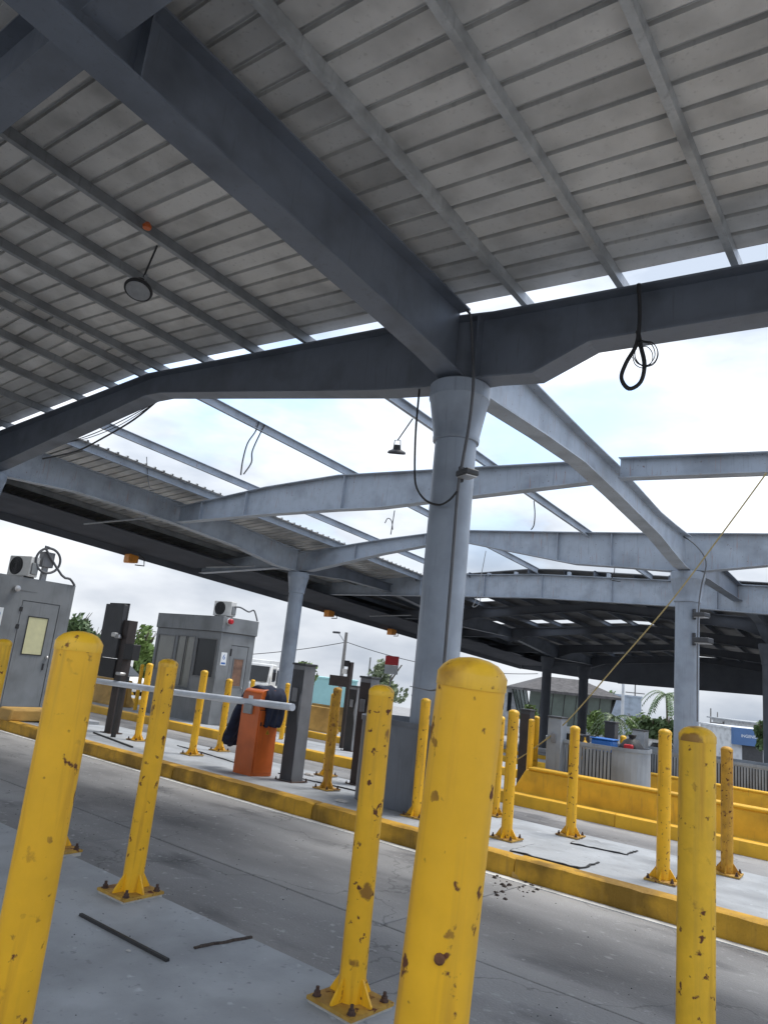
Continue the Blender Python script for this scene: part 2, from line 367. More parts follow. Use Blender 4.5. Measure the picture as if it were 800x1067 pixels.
# yellow guide walls standing on the islands
def guide_wall(Y, x0, x1, h, label):
    t = thing('guide_wall', label, 'guide wall', (0, 0, 0))
    z = gz(Y)+.16
    b = MB(); prof = [(Y, z-.1), (Y+.34, z-.1), (Y+.27, z+h), (Y+.06, z+h)]
    b.prism(prof, lambda p, q: (x0+(.28 if q > z else 0), p, q), lambda p, q: (x1, p, q))
    b.build('wall_body', 'yellow_wall', t, bevel=.025)
    MB().box(x0+.33, Y+.045, z+h-.005, x1-.02, Y+.285, z+h+.045).build('coping', 'yellow_wall', t, bevel=.02)
    return t
guide_wall(12.2, -6.25, 9, .40, 'long bright yellow guide wall across the second lane, behind the slim bollards')
guide_wall(18.0, -6.7, 9, .42, 'farther yellow guide wall just showing above the nearest guide wall at right')

# ================================================================== CANOPY
def ZT(X, Y): return 6.93-.065*abs(X+12.1)-.055*(Y-7.43)      # underside of the purlins
canopy = thing('canopy', 'huge grey steel toll canopy, sheeted roof above and bare girders in the middle', 'canopy')
def ibeam(name, axis, c, prof, m='steel', fw=.3, tf=.022, tw=.016, parent=None, stiff=()):
    """prof: (s, ztop, zbot) along the axis; c: the fixed coordinate (number or function of s)"""
    cf = c if callable(c) else (lambda s: c)
    P = (lambda s, o, z: (s, cf(s)+o, z)) if axis == 'X' else (lambda s, o, z: (cf(s)+o, s, z))
    b = MB()
    for (s0, t0, b0), (s1, t1, b1) in zip(prof[:-1], prof[1:]):
        for h, lo, hi in ((tw/2, lambda t, bb: bb+tf, lambda t, bb: t-tf), (fw/2, lambda t, bb: t-tf, lambda t, bb: t), (fw/2, lambda t, bb: bb, lambda t, bb: bb+tf)):
            b.hexa([P(s0, -h, lo(t0, b0)), P(s1, -h, lo(t1, b1)), P(s1, h, lo(t1, b1)), P(s0, h, lo(t0, b0))],
                   [P(s0, -h, hi(t0, b0)), P(s1, -h, hi(t1, b1)), P(s1, h, hi(t1, b1)), P(s0, h, hi(t0, b0))])
    o = b.build(name, m, parent or canopy, smooth=False)
    for s in stiff:
        for (s0, t0, b0), (s1, t1, b1) in zip(prof[:-1], prof[1:]):
            if s0 <= s < s1:
                k = (s-s0)/(s1-s0); t = t0+(t1-t0)*k; bb = b0+(b1-b0)*k
                h = fw/2-.02
                q = MB().hexa([P(s-.008, -h, bb+tf), P(s+.008, -h, bb+tf), P(s+.008, h, bb+tf), P(s-.008, h, bb+tf)],
                              [P(s-.008, -h, t-tf), P(s+.008, -h, t-tf), P(s+.008, h, t-tf), P(s-.008, h, t-tf)])
                q.build('stiffener', m, o, smooth=False)
    return o
# --- girder line over the nearest island
zt = lambda X: ZT(X, 7.43)-.01-(.07 if X > -5.2 else 0)
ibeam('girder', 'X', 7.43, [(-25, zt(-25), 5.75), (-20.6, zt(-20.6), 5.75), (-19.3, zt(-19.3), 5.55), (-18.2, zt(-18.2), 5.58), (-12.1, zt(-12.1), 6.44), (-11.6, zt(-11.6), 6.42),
      (-6.2, zt(-6.2), 5.56), (-5.35, zt(-5.35), 5.46), (-4.35, zt(-4.35), 5.44), (-3.75, zt(-3.75), 5.37), (-3.05, zt(-3.05), 5.64), (-1.2, zt(-1.2), 5.56), (3.6, zt(3.6), 5.3)],
      'steel', .34, .026, stiff=(-18.75, -4.87-.28, -4.87+.28))
# --- beam half-way to the next columns
ibeam('girder', 'X', 13.2, [(-18.72, 6.03, 5.53), (-14.8, 6.38, 5.57), (-12.1, 6.49, 5.56), (-10.7, 6.43, 5.53), (-5.0, 6.18, 5.76)], 'steel_lit', .26, .02, stiff=(-17.6, -15.6, -11.9, -8.6))
ibeam('girder', 'X', 13.2, [(-4.78, 6.2, 5.78), (-2.2, 6.04, 5.66), (4, 5.65, 5.25), (11, 5.2, 4.7)], 'steel_lit', .26, .02, stiff=(-1.5,))
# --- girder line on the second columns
ibeam('girder', 'X', 19.2, [(-25, 5.45, 4.95), (-20.4, 5.7, 5.15), (-19.3, 5.76, 5.02), (-18.5, 5.8, 5.04), (-15.2, 6.14, 5.62), (-12.28, 6.36, 6.02), (-8.2, 6.14, 5.21), (-6.5, 6.06, 5.08), (-5.6, 6.02, 5.0), (-4.6, 5.98, 5.0), (-3.2, 5.92, 5.13), (1, 5.7, 5.35), (4, 5.5, 5.1), (10, 5.1, 4.6)], 'steel_lit', .3, .022, stiff=(-16.4, -13.4, -8.7, -7.1))
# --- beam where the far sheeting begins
ibeam('girder', 'X', 25.0, [(-25, 5.45, 4.9), (-18, 5.86, 4.96), (-12.1, 5.9, 4.98), (-7, 5.68, 4.8), (-3, 5.46, 4.55), (10, 4.8, 3.9)], 'steel_lit', .28, .02, stiff=(-17.5, -14.4, -11.9, -9.2, -6.8, -5.7))
for Y in (31, 37, 43.5, 49):  # same girder paint, darkened to imitate shade under the far roof
    zz = lambda X: ZT(X, Y)-.02
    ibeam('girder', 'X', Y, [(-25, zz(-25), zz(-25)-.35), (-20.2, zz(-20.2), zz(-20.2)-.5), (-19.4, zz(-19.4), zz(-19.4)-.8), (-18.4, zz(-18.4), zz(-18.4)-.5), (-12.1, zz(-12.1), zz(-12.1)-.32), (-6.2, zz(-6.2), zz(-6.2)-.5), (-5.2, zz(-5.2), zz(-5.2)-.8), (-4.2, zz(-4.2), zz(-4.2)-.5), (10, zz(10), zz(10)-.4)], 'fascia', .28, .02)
# --- rafters running away from the camera
r0t = lambda Y: ZT(-4.9, Y)-.012
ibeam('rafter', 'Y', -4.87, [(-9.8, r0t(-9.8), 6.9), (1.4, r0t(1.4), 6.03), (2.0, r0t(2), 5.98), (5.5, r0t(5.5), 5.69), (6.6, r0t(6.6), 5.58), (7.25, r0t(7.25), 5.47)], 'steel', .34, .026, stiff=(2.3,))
ibeam('rafter', 'Y', lambda s: -4.87-.02*(s-7.43), [(7.62, 6.38, 5.46), (8.2, 6.34, 5.48), (9.85, 6.24, 5.57), (11.5, 6.16, 5.62), (13.27, 6.1, 5.52), (16.2, 5.86, 5.3), (17.4, 5.85, 5.12), (18.4, 5.86, 4.99), (18.95, 5.88, 4.98)], 'steel_lit', .32, .024)
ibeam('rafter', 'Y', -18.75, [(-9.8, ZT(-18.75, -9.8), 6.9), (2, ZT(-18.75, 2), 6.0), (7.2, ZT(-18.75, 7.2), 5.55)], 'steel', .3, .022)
ibeam('rafter', 'Y', lambda s: -18.75-.025*(s-7.43), [(7.65, 6.42, 5.5), (9.65, 6.36, 5.62), (11.5, 6.27, 5.57), (13.1, 6.2, 5.5), (15.86, 6.03, 5.29), (17.76, 5.85, 5.0), (18.9, 5.8, 4.98)], 'steel_lit', .3, .022)
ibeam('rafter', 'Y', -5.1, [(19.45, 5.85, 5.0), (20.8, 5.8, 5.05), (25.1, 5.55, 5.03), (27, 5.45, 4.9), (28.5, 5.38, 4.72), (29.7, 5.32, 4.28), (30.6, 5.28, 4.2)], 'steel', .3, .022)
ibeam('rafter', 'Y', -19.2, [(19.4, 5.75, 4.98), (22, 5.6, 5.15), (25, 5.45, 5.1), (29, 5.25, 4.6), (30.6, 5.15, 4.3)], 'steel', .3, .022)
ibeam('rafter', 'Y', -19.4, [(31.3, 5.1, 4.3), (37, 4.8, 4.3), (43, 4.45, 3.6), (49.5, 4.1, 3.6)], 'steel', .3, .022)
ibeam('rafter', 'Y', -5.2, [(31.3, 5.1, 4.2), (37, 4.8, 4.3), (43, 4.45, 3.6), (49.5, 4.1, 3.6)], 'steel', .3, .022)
# cross beam overhead near the camera
ibeam('girder', 'X', 1.9, [(-25, ZT(-25, 1.9)-.02, 5.7), (-18.9, ZT(-18.9, 1.9)-.02, 6.0), (-12, ZT(-12, 1.9)-.02, 6.3), (-5.05, ZT(-5.05, 1.9)-.02, 6.08)], 'steel', .3, .022)
ibeam('girder', 'X', 1.9, [(-4.69, ZT(-4.69, 1.9)-.02, 6.1), (3.6, ZT(3.6, 1.9)-.02, 5.6)], 'steel', .3, .022)
# --- purlins (channels)
def purlin(X, y0, y1, h=.2, m='purlin', side=1):
    b = MB(); t = .012; wd = .075*side
    prof = [(0, 0), (wd, 0), (wd, t), (t*side, t), (t*side, h-t), (wd, h-t), (wd, h), (0, h)]
    if side < 0: prof = prof[::-1]
    z0, z1 = ZT(X, y0), ZT(X, y1)
    b.prism(prof, lambda p, q: (X+p, y0, z0+q), lambda p, q: (X+p, y1, z1+q))
    return b.build('purlin', m, canopy, smooth=False)
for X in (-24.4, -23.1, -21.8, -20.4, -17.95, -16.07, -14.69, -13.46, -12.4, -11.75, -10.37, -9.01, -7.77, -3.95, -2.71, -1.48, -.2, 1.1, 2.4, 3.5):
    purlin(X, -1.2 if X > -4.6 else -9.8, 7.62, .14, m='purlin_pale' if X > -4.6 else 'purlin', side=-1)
for X, y1 in ((-12.2, 25.1), (-15.7, 25.1), (-7.85, 25.1), (-17.55, 25.1)):
    purlin(X, 7.66, y1, m='steel_lit')
for X in (-24.4, -22.7, -21.2, -19.9): purlin(X, 7.66, 25.1)
for i in range(27): purlin(-24.4+1.32*i, 25.3 if i not in (5, 7, 9, 11, 13) else 24.9, 50, m='steel')
for X in (-16.6, -14.3, -13.1, -10.9, -9.4, -6.4): # stubs left on top of the far beam
    z = 5.9-.04*abs(X+12.1)
    shape('purlin_stub', 'steel_lit', canopy, (X, 24.92, z, X+.09, 25.12, z+.14))
# --- near roof sheets: one object per pan, sharing two meshes
PW = .30
def pan(x0, x1):
    b = MB(); sy = -.055
    prof = [(-.006, .046), (0, 0), (.238, 0), (.246, .05), (.306, .05), (.306, .054), (.242, .054), (.234, .004), (.004, .004), (-.002, .048)]
    s0, s1 = -.065*(abs(x0+12.1)), -.065*(abs(x1+12.1))
    b.prism(prof, lambda p, q: (x0, p, s0+q+sy*p), lambda p, q: (x1, p, s1+q+sy*p))
    return b.mesh('roof_panel', 'deck', False)
pl, pr, ps = pan(-25.3, -12.1), pan(-12.098, 3.6), pan(-12.098, -4.6)
k = 0; Y = 7.39-PW
while Y > -10.0:
    z = 6.93+.14+.002-.055*(Y-7.43)
    link('roof_panel', pl, canopy, (0, Y, z)); link('roof_panel', pr if Y > -1.2 else ps, canopy, (0, Y, z)); Y -= PW; k += 1
# left strip still sheeted
pl2 = pan(-25.3, -17.35); Y = 7.9
while Y < 25:
    z = 6.93+.202-.055*(Y-7.43)
    link('roof_panel', pl2, canopy, (0, Y, z)); Y += PW
# far sheets: strips between purlins, with sheets missing here and there
random.seed(11)
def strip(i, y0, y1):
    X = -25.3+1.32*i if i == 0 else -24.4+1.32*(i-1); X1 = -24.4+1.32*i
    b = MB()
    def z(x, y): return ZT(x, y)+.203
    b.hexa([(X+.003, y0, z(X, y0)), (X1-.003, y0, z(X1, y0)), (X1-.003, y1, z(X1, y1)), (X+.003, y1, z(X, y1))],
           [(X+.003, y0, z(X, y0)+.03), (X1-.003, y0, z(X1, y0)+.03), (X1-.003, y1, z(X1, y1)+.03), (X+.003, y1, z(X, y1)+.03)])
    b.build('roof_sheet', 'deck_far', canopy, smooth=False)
slots = [(510, 625), (523, 649), (562, 648), (588, 648), (643, 648), (682, 650), (643, 682), (668, 683), (748, 687), (745, 632), (585, 689)]
gaps = {}
for x_, y_ in slots:
    r_ = ray(x_, y_); lo, hi = .5, 200
    for _ in range(60):
        m_ = (lo+hi)/2; P = CAM+r_*m_
        if P.z > ZT(P.x, P.y)+.2: hi = m_
        else: lo = m_
    P = CAM+r_*lo; i = int((P.x+24.4)//1.32)+1; L_ = .32+.02*(P.y-25)
    if 0 <= i < 27: gaps.setdefault(i, []).append((max(25.3, P.y-L_), min(49, P.y+L_)))
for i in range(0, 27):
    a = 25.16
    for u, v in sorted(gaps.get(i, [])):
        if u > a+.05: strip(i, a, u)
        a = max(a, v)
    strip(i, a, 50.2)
# --- eaves
b = MB(); X = -25.42
def fz(Y): return 5.4-.0627*(Y-10.5)
b.hexa([(X, -3.1, fz(-3.1)), (X+.08, -3.1, fz(-3.1)), (X+.08, 50.3, fz(50.3)), (X, 50.3, fz(50.3))], [(X, -3.1, ZT(X, -3.1)+.4), (X+.08, -3.1, ZT(X, -3.1)+.4), (X+.08, 50.3, ZT(X, 50.3)+.4), (X, 50.3, ZT(X, 50.3)+.4)])
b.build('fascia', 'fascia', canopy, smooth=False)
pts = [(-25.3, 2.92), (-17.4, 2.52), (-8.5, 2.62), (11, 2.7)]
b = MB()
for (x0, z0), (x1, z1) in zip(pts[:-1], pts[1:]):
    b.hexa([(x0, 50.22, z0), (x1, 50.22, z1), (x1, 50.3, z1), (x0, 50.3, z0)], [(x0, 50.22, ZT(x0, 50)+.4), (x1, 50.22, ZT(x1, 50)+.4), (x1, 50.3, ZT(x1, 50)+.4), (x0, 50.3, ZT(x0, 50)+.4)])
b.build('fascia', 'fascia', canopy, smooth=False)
# --- soffit cladding under the left eave and braces
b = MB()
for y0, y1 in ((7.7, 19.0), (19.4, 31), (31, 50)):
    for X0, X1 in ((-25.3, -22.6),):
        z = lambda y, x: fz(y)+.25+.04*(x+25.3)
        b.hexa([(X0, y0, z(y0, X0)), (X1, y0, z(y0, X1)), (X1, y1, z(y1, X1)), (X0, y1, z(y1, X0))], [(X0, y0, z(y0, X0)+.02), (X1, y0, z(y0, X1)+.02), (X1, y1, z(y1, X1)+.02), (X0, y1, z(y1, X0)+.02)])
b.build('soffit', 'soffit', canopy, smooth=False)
for p0, p1 in ((atX(88, 546, -21.2), atX(152, 540, -19.0)), (atX(215, 591, -21.2), atX(265, 590, -19.2)), (atX(385, 642, -21.2), atX(428, 641, -19.4))):
    MB().tube([p0, p1], .03, 6).build('brace', 'galv', canopy)
# --- columns
def column(X, Y, ztop, m='column', r=.27):
    b = MB(); zb = gz(Y)+.1
    b.lathe([(r, 0), (r, ztop-.74-zb)], 32); o = b.build('column', m, canopy, (X, Y, zb))
    c = MB(); c.lathe([(r+.005, -.79), (r+.03, -.78), (r+.035, -.72), (r+.03, -.70), (r+.115, -.22), (r+.13, -.2), (r+.13, -.02), (r+.11, 0)], 32)
    c.build('capital', m, o, (0, 0, ztop-zb)); return o
c1 = column(-4.87, 7.43, 5.44)
column(-18.75, 7.45, 5.53)
c2 = column(-5.1, 19.2, 4.97, r=.29)
c3 = column(-19.1, 19.15, 4.97)
column(-5.2, 31, 4.2, 'steel'); column(-19.5, 31, 4.25, 'steel')
for px_, py_, d in ((570, 690, 45), (608, 700, 45.4)):
    P = D(px_, py_, d); column(P.x, P.y, P.z+.35, 'fascia', .29)

# ================================================================== BOLLARDS
def bollard_meshes(H, m, ms='plate', r=.057):
    p = MB().lathe([(r, .012), (r, H-.045)], 28).mesh('post', m)
    c = MB().lathe([(r+.0015, H-.05), (r+.0015, H-.029), (r*.985, H-.0255), (r*.9, H-.018), (r*.72, H-.009), (r*.45, H-.003), (r*.12, H)], 28).mesh('cap', 'yellow_cap' if m == 'yellow' else m)
    bp = MB().box(-.13, -.13, .012, .13, .13, .026).mesh('base_plate', ms)
    gr = MB().box(-.125, -.125, -.012, .125, .125, .0115).mesh('grout', 'grout')
    gs = []
    for a in range(4):
        b = MB(); b.prism([(r-.004, .026), (.118, .026), (.118, .034), (r+.004, .115), (r-.004, .115)], lambda p_, q: (p_, -.005, q), lambda p_, q: (p_, .005, q))
        R = Matrix.Rotation(math.pi/2*a, 3, 'Z'); b.v = [tuple(R@Vector(v)) for v in b.v]; gs.append(b.mesh('gusset', m))
    bo = MB().lathe([(.02, .026), (.02, .03), (.014, .03), (.014, .045), (.008, .045), (.008, .062)], 6).mesh('bolt', 'bolt')
    return p, c, bp, gr, gs, bo
BM = {}
def bollard(X, Y, zb, H, label, m='yellow', full=True, lean=(0, 0), rz=None):
    key = (round(H, 2), m)
    if key not in BM: BM[key] = bollard_meshes(H, m)
    p, c, bp, gr, gs, bo = BM[key]
    t = thing('bollard', label, 'bollard', (X, Y, zb), rz if rz is not None else random.uniform(-.08, .08), 'yellow pipe bollards on the islands')
    t.rotation_euler.x, t.rotation_euler.y = lean
    link('post', p, t); link('cap', c, t)
    if full:
        q = link('base_plate', bp, t); link('grout_pad', gr, t)
        for s in gs: link('gusset', s, t)
        for sx in (-1, 1):
            for sy in (-1, 1): link('bolt', bo, q, (sx*.1, sy*.1, 0))
    return t
random.seed(3)
b_centre = bollard(-.696, 1.065, NEAR_Z, 1.41, 'thickest nearest yellow bollard in the middle, dark rust patch under its cap', lean=(0, math.radians(3.0)))
for zz, aa in ((.865, -1.12), (.965, -.98)):
    P = (.057*math.cos(aa), .057*math.sin(aa))
    b = MB().lathe([(.0085, 0), (.0085, .003), (.005, .006)], 10); M3 = Matrix.Rotation(math.pi/2, 3, 'Y'); M3 = Matrix.Rotation(aa, 3, 'Z')@M3
    b.v = [tuple(M3@Vector(v)) for v in b.v]; b.build('rust_stud', 'rusted', b_centre, (P[0], P[1], zz))
bollard(-1.75, 1.0, NEAR_Z, 1.39, 'large leaning-looking yellow bollard at the left edge with chipped domed cap')
bollard(-5.92, 2.75, NEAR_Z, 1.31, 'yellow bollard cut off by the left edge in front of the booth door', 'yellow_speckled')
bollard(-4.66, 2.76, NEAR_Z, 1.31, 'bollard hidden behind the large left bollard, only its base plate corner showing')
bollard(-3.69, 2.70, NEAR_Z, 1.31, 'yellow bollard with bolted base between the black rubber strip and the road, left')
bollard(-2.03, 2.66, NEAR_Z, 1.31, 'yellow bollard with bolted base plate just left of the thickest bollard')
bollard(-.655, 2.60, NEAR_Z, 1.30, 'rust-speckled yellow bollard at bottom right, nearest on that side', 'yellow_speckled')
row = [((143, 775), 'slim yellow bollard beside the dark signal post, in front of the numbered booth', 'yellow'),
       ((200, 790), 'slim yellow bollard in front of the booth corner, left of the orange cabinet', 'yellow'),
       ((340, 826), 'very rusty bollard beside the dark pedestal right of the orange cabinet', 'yellow_rusty'),
       ((433, 855), 'slim yellow bollard in front of the main column, between two big bollards', 'yellow'),
       ((527, 878), 'slim yellow bollard on the kerb right of the thickest bollard', 'yellow'),
       ((690, 922), 'slim yellow bollard on the kerb, left of the rust-speckled bollard', 'yellow')]
for (x, y), lb, m in row:
    P = G(x, y-3, .17); bollard(P.x, max(P.y, 6.62), gz(max(P.y, 6.62))+.17, 1.29, lb, m)
back = [((232, 783), 'slim yellow bollard in front of the booth door, just left of the orange cabinet'),
        ((352, 809), 'slim yellow bollard standing close behind the very rusty one'),
        ((516, 850), 'slim yellow bollard half hidden behind the thickest bollard'),
        ((594, 872), 'slim yellow bollard by the black-edged mat, in front of the slotted enclosure'),
        ((757, 912), 'slim rusty bollard half hidden behind the rust-speckled bollard')]
for (x, y), lb in back:
    P = G(x, y, .17); bollard(P.x, min(P.y, 8.55), gz(min(P.y, 8.55))+.17, 1.22, lb, 'yellow_rusty' if 'rusty b' in lb and 'half' in lb else 'yellow')
far = [((149, 692), 12.9, 'far slim bollard left of the numbered booth, beyond the barrier arm'), ((559, 746), 13.0, 'far yellow bollard left of the grey pedestal, in front of the second lane'),
       ((554, 749), 12.5, 'far orange-yellow bollard right beside the tall dark post'), ((649, 766), 14.2, 'far yellow bollard at the right end of the slotted enclosure'),
       ((689, 772), 19.0, 'distant yellow bollard top beside the second enclosure'), ((394, 724), 12.8, 'left one of the far bollard pair behind the main column enclosure'),
       ((401, 721), 13.2, 'right one of the far bollard pair behind the main column enclosure'), ((301, 707), 13.0, 'far yellow bollard directly behind the orange cabinet'),
       ((309, 712), 12.6, 'far thin bollard right of the orange cabinet'), ((264, 708), 13.4, 'far bollard peeking out left of the jacket')]
for (x, y), Y, lb in far:
    P = atY(x, y, Y); zb = gz(Y)+.16; bollard(P.x, Y, zb, max(1.0, min(1.35, P.z-zb)), lb, full=False)

# ================================================================== ISLAND FURNITURE
def enclosure(X, Y, L, R, H, label, slits=(('f', .12, .5),), M_='enclosure'):
    z = gz(Y)+.16; t = thing('column_enclosure', label, 'enclosure', (X, Y, z))
    hl = L/2-R
    def half(s):                 # rounded end
        b = MB(); n = 14
        for i in range(n):
            a0, a1 = -math.pi/2+math.pi*i/n, -math.pi/2+math.pi*(i+1)/n
            pts = []
            for r_, a in ((R, a0), (R, a1), (R-.012, a1), (R-.012, a0)): pts.append((s*(hl+r_*math.cos(a)), r_*math.sin(a)))
            if s < 0: pts = pts[::-1]
            b.hexa([(p[0], p[1], 0) for p in pts], [(p[0], p[1], H) for p in pts])
        b.build('end_panel', M_, t)
        b = MB()
        for i in range(n):
            a0, a1 = -math.pi/2+math.pi*i/n, -math.pi/2+math.pi*(i+1)/n
            pts = [(s*(hl+r_*math.cos(a)), r_*math.sin(a)) for r_, a in ((R+.018, a0), (R+.018, a1), (R+.001, a1), (R+.001, a0))]
            if s < 0: pts = pts[::-1]
            b.hexa([(p[0], p[1], H-.05) for p in pts], [(p[0], p[1], H+.01) for p in pts])
        b.build('top_rim', M_, t)
    half(-1); half(1)
    for sy in (-1, 1):
        y0, y1 = sorted((sy*R, sy*(R-.012)))
        shape('top_rim', M_, t, (-hl, min(sy*(R+.001), sy*(R+.018)), H-.05, hl, max(sy*(R+.001), sy*(R+.018)), H+.01))
        x = -hl; segs = [(-hl+(2*hl)*a, -hl+(2*hl)*b_) for _, a, b_ in slits]
        for a, b_ in segs+[(hl, hl)]:
            if a-x > .02: shape('side_panel', M_, t, (x, y0, 0, a, y1, H))
            if b_ > a:
                n = max(2, int((b_-a)/.06))
                for i in range(n):
                    u = a+(b_-a)*i/n
                    shape('slat', M_, t, (u+.016, y0, .05, u+(b_-a)/n-.006, y1, H-.08))
                shape('rail', M_, t, (a, y0, 0, b_, y1, .05), (a, y0, H-.08, b_, y1, H))
                shape('backing', 'black', t, (a, sy*(R-.05)-.004, .02, b_, sy*(R-.05)+.004, H-.1))
            x = b_
    return t
enclosure(-5.15, 7.6, 1.55, .5, 1.02, 'grey rounded steel enclosure round the foot of the main column', (('f', .2, .36),), 'enclosure_dark')
enclosure(-5.1, 13.35, 1.9, .5, 1.02, 'grey slotted enclosure full of clutter behind the yellow guide wall', (('f', .05, .34), ('f', .4, .98)))
enclosure(-4.5, 19.2, 4.2, .55, 1.02, 'long grey slotted enclosure at the foot of the second column, right', (('f', .05, .3), ('f', .42, .95)))
def pedestal(P, H, label, m='pedestal', face='charcoal', wd=.2, cap=True, reader=True):
    t = thing('pedestal', label, 'pedestal', P); h = wd/2
    shape('body', m, t, (-h, -h, 0, h, h, H), bevel=.006)
    if face: 
        b = MB(); f = -h-.004
        b.prism([(-h+.005, .02), (h-.005, .02), (h-.005, H*.44), (h-.05, H*.6), (h-.03, H*.74), (h-.005, H*.78), (h-.005, H-.06), (-h+.005, H-.06)], lambda p, q: (p, f, q), lambda p, q: (p, -h-.001, q))
        b.build('face_plate', face, t)
    if reader: shape('card_reader', 'pedestal', t, (-.05, -h-.03, H*.68, .04, -h-.004, H*.8), bevel=.006)
    if cap: shape('cap', 'charcoal', t, (-h-.015, -h-.015, H, h+.015, h+.015, H+.03), bevel=.005)
    shape('foot_plate', 'bolt', t, (-h-.05, -h-.05, 0, h+.05, h+.05, .012))
    for sx in (-1, 1):
        for sy in (-1, 1): MB().lathe([(.014, .012), (.014, .03), (.007, .03), (.007, .05)], 6).build('bolt', 'bolt', t, (sx*(h+.032), sy*(h+.032), 0))
    return t
def on(x, y, Y=None, h=.17):
    P = G(x, y, h)
    return P
P = on(317, 814); pedestal((P.x, 7.35, gz(7.35)+.17), 1.52, 'tall dark-faced pedestal with card reader right of the orange cabinet', wd=.22)
P = atY(386, 705, 8.45); pedestal((P.x, 8.45, gz(8.45)+.17), P.z-gz(8.45)-.2, 'brown-faced pedestal left of the main column enclosure', face='dark_brown')
P = atY(550, 735, 12.75); pedestal((P.x, 12.75, gz(12.75)+.16), 1.42, 'dark brown post at the left end of the yellow guide wall', m='charcoal', face='dark_brown', reader=False)
P = atY(581, 746, 12.85); pedestal((P.x, 12.85, gz(12.85)+.16), 1.36, 'light grey pedestal at the left end of the slotted enclosure', m='enclosure', face=None, wd=.26)
P = atY(656, 757, 15.2); pedestal((P.x, 14.15, gz(14.15)+.16), 1.42, 'dark grey post right of the slotted enclosure', m='charcoal', face=None, wd=.2, reader=False)
P = atY(675, 762, 19.0); pedestal((P.x, 18.4, gz(18.4)+.16), 1.4, 'grey pedestal just left of the second column', m='enclosure', face=None, wd=.3)
P = atY(372, 716, 13.6); pedestal((P.x, 13.6, gz(13.6)+.16), P.z-gz(13.6)-.16, 'far grey pedestal with black face behind the rusty bollard', face='black', wd=.24)
# black bracket post behind
P = atY(366, 690, 14.0); t = thing('camera_post', 'black camera post with a side arm behind the dark pedestal', 'camera post', (P.x, 14.0, gz(14)+.16)); hh = P.z-gz(14)-.16
shape('pole', 'dark_brown', t, (-.05, -.05, 0, .05, .05, hh)); shape('side_arm', 'dark_brown', t, (-.62, -.05, hh-.62, -.051, .05, hh-.36)); shape('camera', 'white', t, (-.2, -.09, hh-.3, -.06, .03, hh-.18), bevel=.01); shape('head', 'black', t, (-.16, -.08, hh-.12, .0, -.051, hh+.03))
# orange barrier cabinet
P = on(266, 808); cab = thing('barrier_cabinet', 'orange lane barrier cabinet with warning triangle on the kerb', 'barrier', (-7.5, 7.12, gz(7.12)+.165))
b = MB(); wdt = .19; Hc = 1.14
arc = [(-wdt, 0), (wdt, 0), (wdt, Hc-.16)]+[(wdt-.16+.16*math.cos(a), Hc-.16+.16*math.sin(a)) for a in [math.radians(k) for k in (15, 35, 55, 75, 90)]]+[(-wdt+.1+.1*math.cos(a), Hc-.1+.1*math.sin(a)) for a in [math.radians(k) for k in (90, 120, 150, 180)]]
b.prism(arc, lambda p, q: (-.18, p, q), lambda p, q: (.18, p, q)); b.build('body', 'orange', cab, bevel=.008)
shape('door', 'orange', cab, (.181, -.165, .05, .192, .165, .86), bevel=.004)
shape('gap', 'black', cab, (.1805, -.17, .862, .183, .17, .872))
b = MB(); b.prism([(-.035, .55), (.035, .55), (0, .615)], lambda p, q: (.1925, p, q), lambda p, q: (.194, p, q)); b.build('warning_sign', 'yellow_wall', cab)
b = MB(); b.prism([(-.007, .557), (.007, .557), (.002, .595), (-.002, .595)], lambda p, q: (.1942, p, q), lambda p, q: (.195, p, q)); b.build('warning_mark', 'black', cab)
shape('lock', 'black', cab, (.192, -.15, .66, .2, -.13, .71)); shape('hub', 'galv', cab, (-.1, -.235, .8, .06, -.191, .93), bevel=.01)
shape('label_plate', 'sign_white', cab, (-.06, -.194, .99, .03, -.191, 1.04))
# barrier arm
A = atY(305, 737, 6.88); B = atY(92, 708, 7.30)
t = tag(MB().tube([A, A.lerp(B, .5)+Vector((0, 0, -.015)), B], .048, 14).build('boom_pole', 'arm'), 'pale grey barrier arm reaching left from the orange cabinet', 'barrier arm')
t.parent = None
# jacket over the cabinet
random.seed(5)
b = MB(); nu, nv = 30, 14; path = [(-.56, .36), (-.52, .50), (-.47, .66), (-.41, .82), (-.34, .97), (-.26, 1.11), (-.12, 1.18), (.02, 1.185), (.14, 1.175), (.235, 1.08), (.255, .95), (.26, .80), (.262, .66)]
sp = smoothpath([(p[0], 0, p[1]) for p in path], 3)
n = len(sp)
for j in range(nv+1):
    for i, p in enumerate(sp):
        v = j/nv; fold = .018*math.sin(v*17+i*.35)+.012*math.sin(i*.8+v*6)
        hang = max(0, (1.05-p.z))
        y = -.10+.34*v*(1-.25*hang)-.04*hang
        b.v.append((p.x+fold*(.3+hang*1.4)*(-1 if p.x < 0 else 1), y+fold*.5*hang, p.z+.012*math.sin(v*9+i)+(-.05*abs(v-.5) if p.z > 1.0 else 0)))
for j in range(nv):
    for i in range(n-1): a = j*n+i; b.f.append((a, a+1, a+n+1, a+n))
jk = b.build('jacket', 'navy', None, (-7.5, 7.12, gz(7.12)+.165)); md = jk.modifiers.new('thick', 'SOLIDIFY'); md.thickness = .11; md.offset = -1
tag(jk, 'dark navy jacket draped over the back of the orange cabinet', 'jacket')
